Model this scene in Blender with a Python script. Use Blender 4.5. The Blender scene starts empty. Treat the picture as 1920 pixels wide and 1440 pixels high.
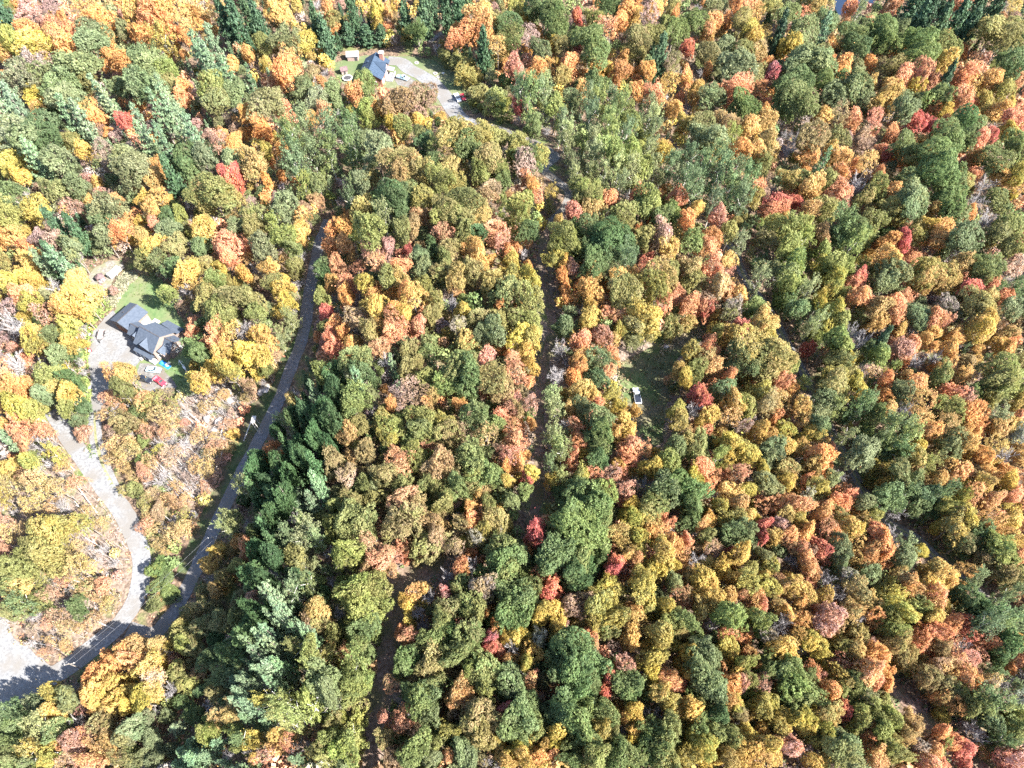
import bpy, bmesh, math, random, re
import numpy as np
from mathutils import Vector, Matrix

random.seed(11)
RNG = np.random.default_rng(11)
scene = bpy.context.scene
col = scene.collection

# ---------------------------------------------------------------- camera, sky, sun, exposure
CAM_H, PITCH, FOC = 180.0, math.radians(57), 1321.0        # metres, downward tilt, focal length in px of a 1920 px wide frame
cam_data = bpy.data.cameras.new('camera')
cam = bpy.data.objects.new('camera', cam_data)
col.objects.link(cam)
cam.location = (0, 0, CAM_H)
cam.rotation_euler = (math.radians(90) - PITCH, 0, 0)
cam_data.sensor_fit = 'HORIZONTAL'
cam_data.sensor_width = 36.0
cam_data.lens = 36.0 * FOC / 1920.0
cam_data.clip_start = 0.5
cam_data.clip_end = 8000
scene.camera = cam

SUN_EL, SUN_AZ = math.radians(41), math.radians(117)        # azimuth clockwise from +Y
to_sun = Vector((math.sin(SUN_AZ) * math.cos(SUN_EL), math.cos(SUN_AZ) * math.cos(SUN_EL), math.sin(SUN_EL)))
world = bpy.data.worlds.new('World')
scene.world = world
world.use_nodes = True
wn = world.node_tree.nodes
bg = wn['Background']
sky = wn.new('ShaderNodeTexSky')
sky.sky_type = 'NISHITA'
sky.sun_disc = False
sky.sun_elevation = SUN_EL
sky.sun_rotation = SUN_AZ
sky.air_density = 1.0
sky.dust_density = 1.0
world.node_tree.links.new(sky.outputs[0], bg.inputs[0])
bg.inputs[1].default_value = 0.095
sun_data = bpy.data.lights.new('sun', 'SUN')
sun_data.energy = 5.0
sun_data.angle = math.radians(0.53)
sun_data.color = (1.0, 0.95, 0.87)
sun = bpy.data.objects.new('sun', sun_data)
col.objects.link(sun)
sun.rotation_euler = to_sun.to_track_quat('Z', 'Y').to_euler()
sun.location = (80, 40, 250)

scene.view_settings.view_transform = 'Standard'
scene.view_settings.look = 'None'
scene.view_settings.gamma = 1.0
scene.view_settings.use_curve_mapping = False
scene.view_settings.exposure = 2.6
scene.render.filter_size = 1.75
scene.cycles.max_bounces = 6
scene.cycles.diffuse_bounces = 3
scene.cycles.transmission_bounces = 3
scene.cycles.glossy_bounces = 2
scene.cycles.use_denoising = False

# ---------------------------------------------------------------- the survey frame: photo pixel <-> ground
FW = np.array([0, math.cos(PITCH), -math.sin(PITCH)])
UP = np.array([0, math.sin(PITCH), math.cos(PITCH)])

# low ridge added east of the forest road to lengthen the shadows across it
ROAD_X = [-88, -84.4, -81.2, -79.8, -78.0, -76.0, -73.8, -71.6, -69.6, -68.4, -67.1, -66.6, -67.4, -67.3]
ROAD_Y = [40, 50.8, 63.6, 71.5, 79.7, 87.8, 95.6, 103.8, 113.4, 122.4, 129.9, 139.0, 150.5, 177.2]

def terrain(x, y):
    base = (0.8 * np.sin(x / 41.0 + 1.0) * np.cos(y / 47.0 + 0.4) + 0.6 * np.sin((x + 0.7 * y) / 33.0)
            + 0.35 * np.sin((0.6 * x - y) / 21.0 + 2.0))
    d = x - np.interp(y, ROAD_Y, ROAD_X) - 5.0
    t = np.clip(d / 30.0, 0, 1)
    f = np.clip((d - 40.0) / 150.0, 0, 1)
    g = np.clip((260.0 - y) / 70.0, 0, 1)
    return base + RIDGE_H * (t * t * (3 - 2 * t)) * (1 - 0.75 * f * f * (3 - 2 * f)) * (g * g * (3 - 2 * g))
RIDGE_H = 12.0

def ground_at(u, v, h=0.0):
    """world x, y of the point h above the ground seen at photo pixel (u, v)"""
    dx = (u - 960) / FOC
    dv = -(v - 720) / FOC
    dy = dv * UP[1] + FW[1]
    dz = dv * UP[2] + FW[2]
    z = h
    for _ in range(9):
        t = (z - CAM_H) / dz
        z = terrain(dx * t, dy * t) + h
    return dx * t, dy * t

def pix(x, y, z):
    p = np.array([x, y, z - CAM_H])
    w = p @ FW
    return 960 + FOC * p[0] / w, 720 - FOC * (p @ UP) / w, w

def gp(u, v, h=0.0):
    x, y = ground_at(u, v, h)
    return Vector((x, y, float(terrain(x, y)) + h))

# ---------------------------------------------------------------- materials
def new_mat(name, rough=0.8, spec=0.2):
    m = bpy.data.materials.new(name)
    m.use_nodes = True
    b = m.node_tree.nodes['Principled BSDF']
    b.inputs['Roughness'].default_value = rough
    b.inputs['Specular IOR Level'].default_value = spec
    return m, m.node_tree, b

def noise_mat(name, c1, c2, scale, rough=0.85, c3=None, scale3=0.05, detail=6, bump=0.0, spec=0.2, stops=(0.38, 0.62)):
    m, nt, b = new_mat(name, rough, spec)
    N, L = nt.nodes, nt.links
    geo = N.new('ShaderNodeNewGeometry')
    n1 = N.new('ShaderNodeTexNoise')
    n1.inputs['Scale'].default_value = scale
    n1.inputs['Detail'].default_value = detail
    L.new(geo.outputs['Position'], n1.inputs['Vector'])
    r = N.new('ShaderNodeValToRGB')
    r.color_ramp.elements[0].color = (*c1, 1)
    r.color_ramp.elements[1].color = (*c2, 1)
    r.color_ramp.elements[0].position = stops[0]
    r.color_ramp.elements[1].position = stops[1]
    L.new(n1.outputs[0], r.inputs[0])
    out = r.outputs[0]
    if c3 is not None:
        n2 = N.new('ShaderNodeTexNoise')
        n2.inputs['Scale'].default_value = scale3
        n2.inputs['Detail'].default_value = 5
        L.new(geo.outputs['Position'], n2.inputs['Vector'])
        mr = N.new('ShaderNodeMapRange')
        mr.inputs[1].default_value = 0.42
        mr.inputs[2].default_value = 0.62
        L.new(n2.outputs[0], mr.inputs[0])
        mx = N.new('ShaderNodeMix')
        mx.data_type = 'RGBA'
        L.new(mr.outputs[0], mx.inputs[0])
        L.new(out, mx.inputs[6])
        mx.inputs[7].default_value = (*c3, 1)
        out = mx.outputs[2]
    L.new(out, b.inputs['Base Color'])
    if bump:
        bp = N.new('ShaderNodeBump')
        bp.inputs['Strength'].default_value = bump
        bp.inputs['Distance'].default_value = 0.1
        L.new(n1.outputs[0], bp.inputs['Height'])
        L.new(bp.outputs[0], b.inputs['Normal'])
    return m

def leaf_material(name, translucency=0.3, rough=0.6):
    """leaf colour of the tree it hangs on (object colour), drifting to its second tone bough by bough, each leaf a little different"""
    m, nt, b = new_mat(name, rough, 0.25)
    N, L = nt.nodes, nt.links
    oi = N.new('ShaderNodeObjectInfo')
    tint = N.new('ShaderNodeAttribute')
    tint.attribute_type = 'OBJECT'
    tint.attribute_name = 'tint'
    tone = N.new('ShaderNodeAttribute')
    tone.attribute_type = 'GEOMETRY'
    tone.attribute_name = 'tone'
    mx = N.new('ShaderNodeMix')
    mx.data_type = 'RGBA'
    L.new(tone.outputs['Fac'], mx.inputs[0])
    L.new(oi.outputs['Color'], mx.inputs[6])
    L.new(tint.outputs['Color'], mx.inputs[7])
    geo = N.new('ShaderNodeNewGeometry')
    mr = N.new('ShaderNodeMapRange')
    mr.inputs[3].default_value = 0.72
    mr.inputs[4].default_value = 1.28
    L.new(geo.outputs['Random Per Island'], mr.inputs[0])
    hs = N.new('ShaderNodeHueSaturation')
    L.new(mr.outputs[0], hs.inputs['Value'])
    mr2 = N.new('ShaderNodeMapRange')
    mr2.inputs[3].default_value = 0.485
    mr2.inputs[4].default_value = 0.515
    mul = N.new('ShaderNodeMath')
    mul.operation = 'MULTIPLY'
    mul.inputs[1].default_value = 7.31
    fr = N.new('ShaderNodeMath')
    fr.operation = 'FRACT'
    L.new(geo.outputs['Random Per Island'], mul.inputs[0])
    L.new(mul.outputs[0], fr.inputs[0])
    L.new(fr.outputs[0], mr2.inputs[0])
    L.new(mr2.outputs[0], hs.inputs['Hue'])
    L.new(mx.outputs[2], hs.inputs['Color'])
    L.new(hs.outputs[0], b.inputs['Base Color'])
    tr = N.new('ShaderNodeBsdfTranslucent')
    L.new(hs.outputs[0], tr.inputs['Color'])
    ms = N.new('ShaderNodeMixShader')
    ms.inputs[0].default_value = translucency
    L.new(b.outputs[0], ms.inputs[1])
    L.new(tr.outputs[0], ms.inputs[2])
    L.new(ms.outputs[0], N['Material Output'].inputs[0])
    return m

M = {}
M['leaf'] = leaf_material('leaf', 0.52)
M['needle'] = leaf_material('needle', 0.22, 0.55)
M['bark'] = noise_mat('bark', (0.10, 0.085, 0.07), (0.24, 0.21, 0.19), 3.0)
M['white_bark'] = noise_mat('white_bark', (0.34, 0.32, 0.30), (0.62, 0.60, 0.57), 2.5)
M['grey_twig'] = noise_mat('grey_twig', (0.160, 0.148, 0.148), (0.256, 0.240, 0.240), 1.5)
M['gravel'] = noise_mat('gravel', (0.105, 0.107, 0.112), (0.165, 0.168, 0.175), 1.6, c3=(0.118, 0.112, 0.106), scale3=0.16, bump=0.3)
M['grey_gravel'] = noise_mat('grey_gravel', (0.087, 0.085, 0.083), (0.145, 0.141, 0.138), 1.4, c3=(0.101, 0.087, 0.072), scale3=0.2, bump=0.3)
M['sand'] = noise_mat('sand', (0.105, 0.098, 0.086), (0.180, 0.169, 0.158), 1.3, c3=(0.128, 0.128, 0.083), scale3=0.3, bump=0.3)
M['asphalt_dirt'] = noise_mat('road_dirt', (0.085, 0.086, 0.092), (0.14, 0.14, 0.148), 1.2, c3=(0.105, 0.098, 0.092), scale3=0.15, bump=0.2)
M['lawn'] = noise_mat('lawn', (0.054, 0.098, 0.037), (0.083, 0.123, 0.051), 0.9, c3=(0.109, 0.116, 0.061), scale3=0.10, bump=0.4)
M['verge'] = noise_mat('verge_grass', (0.026, 0.045, 0.017), (0.056, 0.075, 0.030), 0.8, c3=(0.068, 0.056, 0.038), scale3=0.2, bump=0.4)
M['dry_lawn'] = noise_mat('dry_lawn', (0.083, 0.096, 0.048), (0.128, 0.128, 0.077), 0.8, c3=(0.070, 0.096, 0.042), scale3=0.08, bump=0.4)
M['meadow'] = noise_mat('meadow', (0.035, 0.062, 0.02), (0.08, 0.10, 0.04), 0.7, c3=(0.09, 0.08, 0.05), scale3=0.15, bump=0.4)
M['litter_path'] = noise_mat('litter_path', (0.091, 0.059, 0.045), (0.182, 0.130, 0.105), 1.1, c3=(0.084, 0.077, 0.042), scale3=0.2, bump=0.4)
M['roof_slate'] = noise_mat('roof_slate', (0.043, 0.055, 0.076), (0.055, 0.068, 0.091), 1.5, 0.8, spec=0.15)
M['roof_blue'] = noise_mat('roof_blue', (0.026, 0.042, 0.068), (0.034, 0.052, 0.081), 1.2, 0.6, spec=0.2)
M['tan_wall'] = noise_mat('tan_wall', (0.138, 0.109, 0.098), (0.167, 0.135, 0.121), 2.0)
M['log_wall'] = noise_mat('log_wall', (0.136, 0.068, 0.048), (0.192, 0.096, 0.068), 2.0)
M['pink_plank'] = noise_mat('pink_plank', (0.204, 0.150, 0.138), (0.270, 0.204, 0.186), 2.5)
M['white_paint'] = noise_mat('white_paint', (0.576, 0.576, 0.560), (0.640, 0.640, 0.624), 1.0, 0.5)
M['cream'] = noise_mat('cream_paint', (0.395, 0.383, 0.344), (0.459, 0.446, 0.408), 1.0, 0.5)
M['metal_roof'] = noise_mat('metal_roof', (0.338, 0.345, 0.375), (0.435, 0.443, 0.465), 0.8, 0.4, spec=0.5)
M['dark_roof'] = noise_mat('dark_roof', (0.075, 0.05, 0.055), (0.12, 0.085, 0.085), 2.0)
M['concrete'] = noise_mat('concrete', (0.288, 0.282, 0.270), (0.360, 0.354, 0.342), 1.2)
M['brick'] = noise_mat('chimney_brick', (0.20, 0.10, 0.08), (0.30, 0.16, 0.13), 5.0)
M['deck'] = noise_mat('deck_wood', (0.156, 0.156, 0.174), (0.216, 0.210, 0.222), 2.0)
M['glass'] = noise_mat('window_glass', (0.02, 0.025, 0.03), (0.04, 0.05, 0.06), 0.5, 0.08, spec=0.6)
M['tyre'] = noise_mat('tyre_rubber', (0.015, 0.015, 0.016), (0.03, 0.03, 0.03), 8.0)
M['rim'] = noise_mat('wheel_rim', (0.35, 0.35, 0.36), (0.5, 0.5, 0.5), 4.0, 0.3, spec=0.6)
M['paint_pale_blue'] = noise_mat('paint_pale_blue', (0.30, 0.42, 0.50), (0.34, 0.46, 0.54), 0.6, 0.25, spec=0.6)
M['paint_black'] = noise_mat('paint_black', (0.012, 0.014, 0.02), (0.02, 0.022, 0.03), 0.6, 0.2, spec=0.6)
M['paint_red'] = noise_mat('paint_red', (0.42, 0.03, 0.05), (0.48, 0.045, 0.07), 0.6, 0.25, spec=0.6)
M['paint_white'] = noise_mat('paint_white', (0.62, 0.64, 0.66), (0.68, 0.70, 0.72), 0.6, 0.25, spec=0.6)
M['paint_navy'] = noise_mat('paint_navy', (0.02, 0.035, 0.075), (0.03, 0.05, 0.10), 0.6, 0.25, spec=0.6)
M['lamp_glass'] = noise_mat('lamp_glass', (0.7, 0.7, 0.68), (0.8, 0.8, 0.78), 1.0, 0.15, spec=0.6)
M['tail_red'] = noise_mat('tail_lamp_red', (0.35, 0.02, 0.02), (0.42, 0.03, 0.03), 1.0, 0.2, spec=0.6)
M['trailer_wood'] = noise_mat('trailer_wood', (0.280, 0.210, 0.203), (0.350, 0.273, 0.259), 3.0)
M['dark_steel'] = noise_mat('dark_steel', (0.03, 0.03, 0.035), (0.06, 0.055, 0.055), 3.0, 0.5, spec=0.4)
M['blue_tarp'] = noise_mat('blue_tarp', (0.008, 0.11, 0.38), (0.015, 0.17, 0.5), 1.5, 0.35, spec=0.5)
M['rock'] = noise_mat('rock', (0.225, 0.210, 0.206), (0.390, 0.367, 0.360), 0.9, bump=0.5, c3=(0.165, 0.150, 0.128), scale3=0.5)
M['pole_wood'] = noise_mat('pole_wood', (0.120, 0.108, 0.096), (0.192, 0.174, 0.156), 2.0)
M['wire'] = noise_mat('wire', (0.16, 0.16, 0.17), (0.22, 0.22, 0.23), 2.0, 0.4)
M['dead_log'] = noise_mat('dead_log', (0.266, 0.245, 0.231), (0.406, 0.385, 0.364), 1.4)

m, nt, b = new_mat('pond_water', 0.06, 0.5)
b.inputs['Base Color'].default_value = (0.008, 0.014, 0.03, 1)
M['water'] = m

def forest_floor_material():
    m, nt, b = new_mat('forest_floor', 0.9, 0.1)
    N, L = nt.nodes, nt.links
    geo = N.new('ShaderNodeNewGeometry')
    def noise(scale, detail=6):
        n = N.new('ShaderNodeTexNoise')
        n.inputs['Scale'].default_value = scale
        n.inputs['Detail'].default_value = detail
        L.new(geo.outputs['Position'], n.inputs['Vector'])
        return n
    def ramp(src, stops):
        r = N.new('ShaderNodeValToRGB')
        while len(r.color_ramp.elements) < len(stops):
            r.color_ramp.elements.new(0.5)
        for e, (p, c) in zip(r.color_ramp.elements, stops):
            e.position = p
            e.color = (*c, 1)
        L.new(src, r.inputs[0])
        return r.outputs[0]
    fine = noise(1.3, 8)
    soil = ramp(fine.outputs[0], [(0.34, (0.045, 0.035, 0.026)), (0.5, (0.10, 0.07, 0.05)), (0.62, (0.17, 0.12, 0.085)), (0.74, (0.22, 0.14, 0.09))])
    litter = ramp(fine.outputs[0], [(0.32, (0.07, 0.052, 0.04)), (0.47, (0.125, 0.097, 0.078)), (0.6, (0.18, 0.142, 0.118)), (0.75, (0.15, 0.11, 0.065))])
    moss = ramp(noise(2.1).outputs[0], [(0.35, (0.05, 0.07, 0.025)), (0.65, (0.13, 0.15, 0.055))])
    at = N.new('ShaderNodeAttribute')
    at.attribute_name = 'litter'
    patch = noise(0.12)
    mr = N.new('ShaderNodeMapRange')
    mr.inputs[1].default_value, mr.inputs[2].default_value = 0.52, 0.66
    L.new(patch.outputs[0], mr.inputs[0])
    def mix(f, a, c):
        x = N.new('ShaderNodeMix')
        x.data_type = 'RGBA'
        L.new(f, x.inputs[0])
        L.new(a, x.inputs[6])
        L.new(c, x.inputs[7])
        return x.outputs[2]
    o = mix(at.outputs['Fac'], soil, litter)
    o = mix(mr.outputs[0], o, moss)
    L.new(o, b.inputs['Base Color'])
    bp = N.new('ShaderNodeBump')
    bp.inputs['Strength'].default_value = 0.6
    bp.inputs['Distance'].default_value = 0.3
    L.new(fine.outputs[0], bp.inputs['Height'])
    L.new(bp.outputs[0], b.inputs['Normal'])
    return m
M['forest_floor'] = forest_floor_material()

# ---------------------------------------------------------------- scene helpers
def thing(name, label, cat, loc=(0, 0, 0), rotz=0.0, group=None):
    o = bpy.data.objects.new(name, None)
    o.empty_display_size = 0.5
    col.objects.link(o)
    o.location = loc
    o.rotation_euler = (0, 0, rotz)
    o['label'] = label
    o['category'] = cat
    if group:
        o['group'] = group
    return o

def tag(o, label, cat, group=None):
    o['label'] = label
    o['category'] = cat
    if group:
        o['group'] = group
    return o

class MB:
    """collects faces and links them as one mesh object"""
    def __init__(self):
        self.v, self.f = [], []
    def quad(self, *p):
        n = len(self.v)
        self.v += [tuple(q) for q in p]
        self.f.append(tuple(range(n, n + len(p))))
        return self
    def box(self, x0, y0, z0, x1, y1, z1):
        n = len(self.v)
        self.v += [(x, y, z) for z in (z0, z1) for (x, y) in ((x0, y0), (x1, y0), (x1, y1), (x0, y1))]
        self.f += [tuple(n + i for i in q) for q in ((3, 2, 1, 0), (4, 5, 6, 7), (0, 1, 5, 4), (1, 2, 6, 5), (2, 3, 7, 6), (3, 0, 4, 7))]
        return self
    def hexa(self, low, high):
        """closed solid between two matching rings of points"""
        n, k = len(self.v), len(low)
        self.v += [tuple(p) for p in low] + [tuple(p) for p in high]
        self.f.append(tuple(n + i for i in reversed(range(k))))
        self.f.append(tuple(n + k + i for i in range(k)))
        for i in range(k):
            j = (i + 1) % k
            self.f.append((n + i, n + j, n + k + j, n + k + i))
        return self
    def slab(self, pts, t=0.18):
        return self.hexa([(p[0], p[1], p[2] - t) for p in pts], pts)
    def tube(self, p, q, r0, r1=None, k=6):
        r1 = r0 if r1 is None else r1
        p, q = Vector(p), Vector(q)
        d = (q - p).normalized()
        a = d.orthogonal().normalized()
        b2 = d.cross(a)
        ring = lambda c, r: [c + (a * math.cos(2 * math.pi * i / k) + b2 * math.sin(2 * math.pi * i / k)) * r for i in range(k)]
        return self.hexa(ring(p, r0), ring(q, r1))
    def lathe(self, c, prof, k=12, axis='Z'):
        n = len(self.v)
        for (r, h) in prof:
            for i in range(k):
                t = 2 * math.pi * i / k
                if axis == 'Z':
                    self.v.append((c[0] + r * math.cos(t), c[1] + r * math.sin(t), c[2] + h))
                else:
                    self.v.append((c[0] + r * math.cos(t), c[1] + h, c[2] + r * math.sin(t)))
        for j in range(len(prof) - 1):
            for i in range(k):
                i2 = (i + 1) % k
                self.f.append((n + j * k + i, n + j * k + i2, n + (j + 1) * k + i2, n + (j + 1) * k + i))
        self.f.append(tuple(n + i for i in reversed(range(k))))
        self.f.append(tuple(n + (len(prof) - 1) * k + i for i in range(k)))
        return self
    def build(self, name, mat, parent=None, smooth=False, bevel=0.0):
        me = bpy.data.meshes.new(name)
        me.from_pydata(self.v, [], self.f)
        bm = bmesh.new()
        bm.from_mesh(me)
        bmesh.ops.recalc_face_normals(bm, faces=bm.faces)
        if bevel:
            bmesh.ops.bevel(bm, geom=list(bm.edges), offset=bevel, segments=2, affect='EDGES', clamp_overlap=True)
        bm.to_mesh(me)
        bm.free()
        me.materials.append(mat)
        if smooth:
            me.polygons.foreach_set('use_smooth', [True] * len(me.polygons))
        o = bpy.data.objects.new(name, me)
        col.objects.link(o)
        if parent:
            o.parent = parent
        return o
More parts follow.
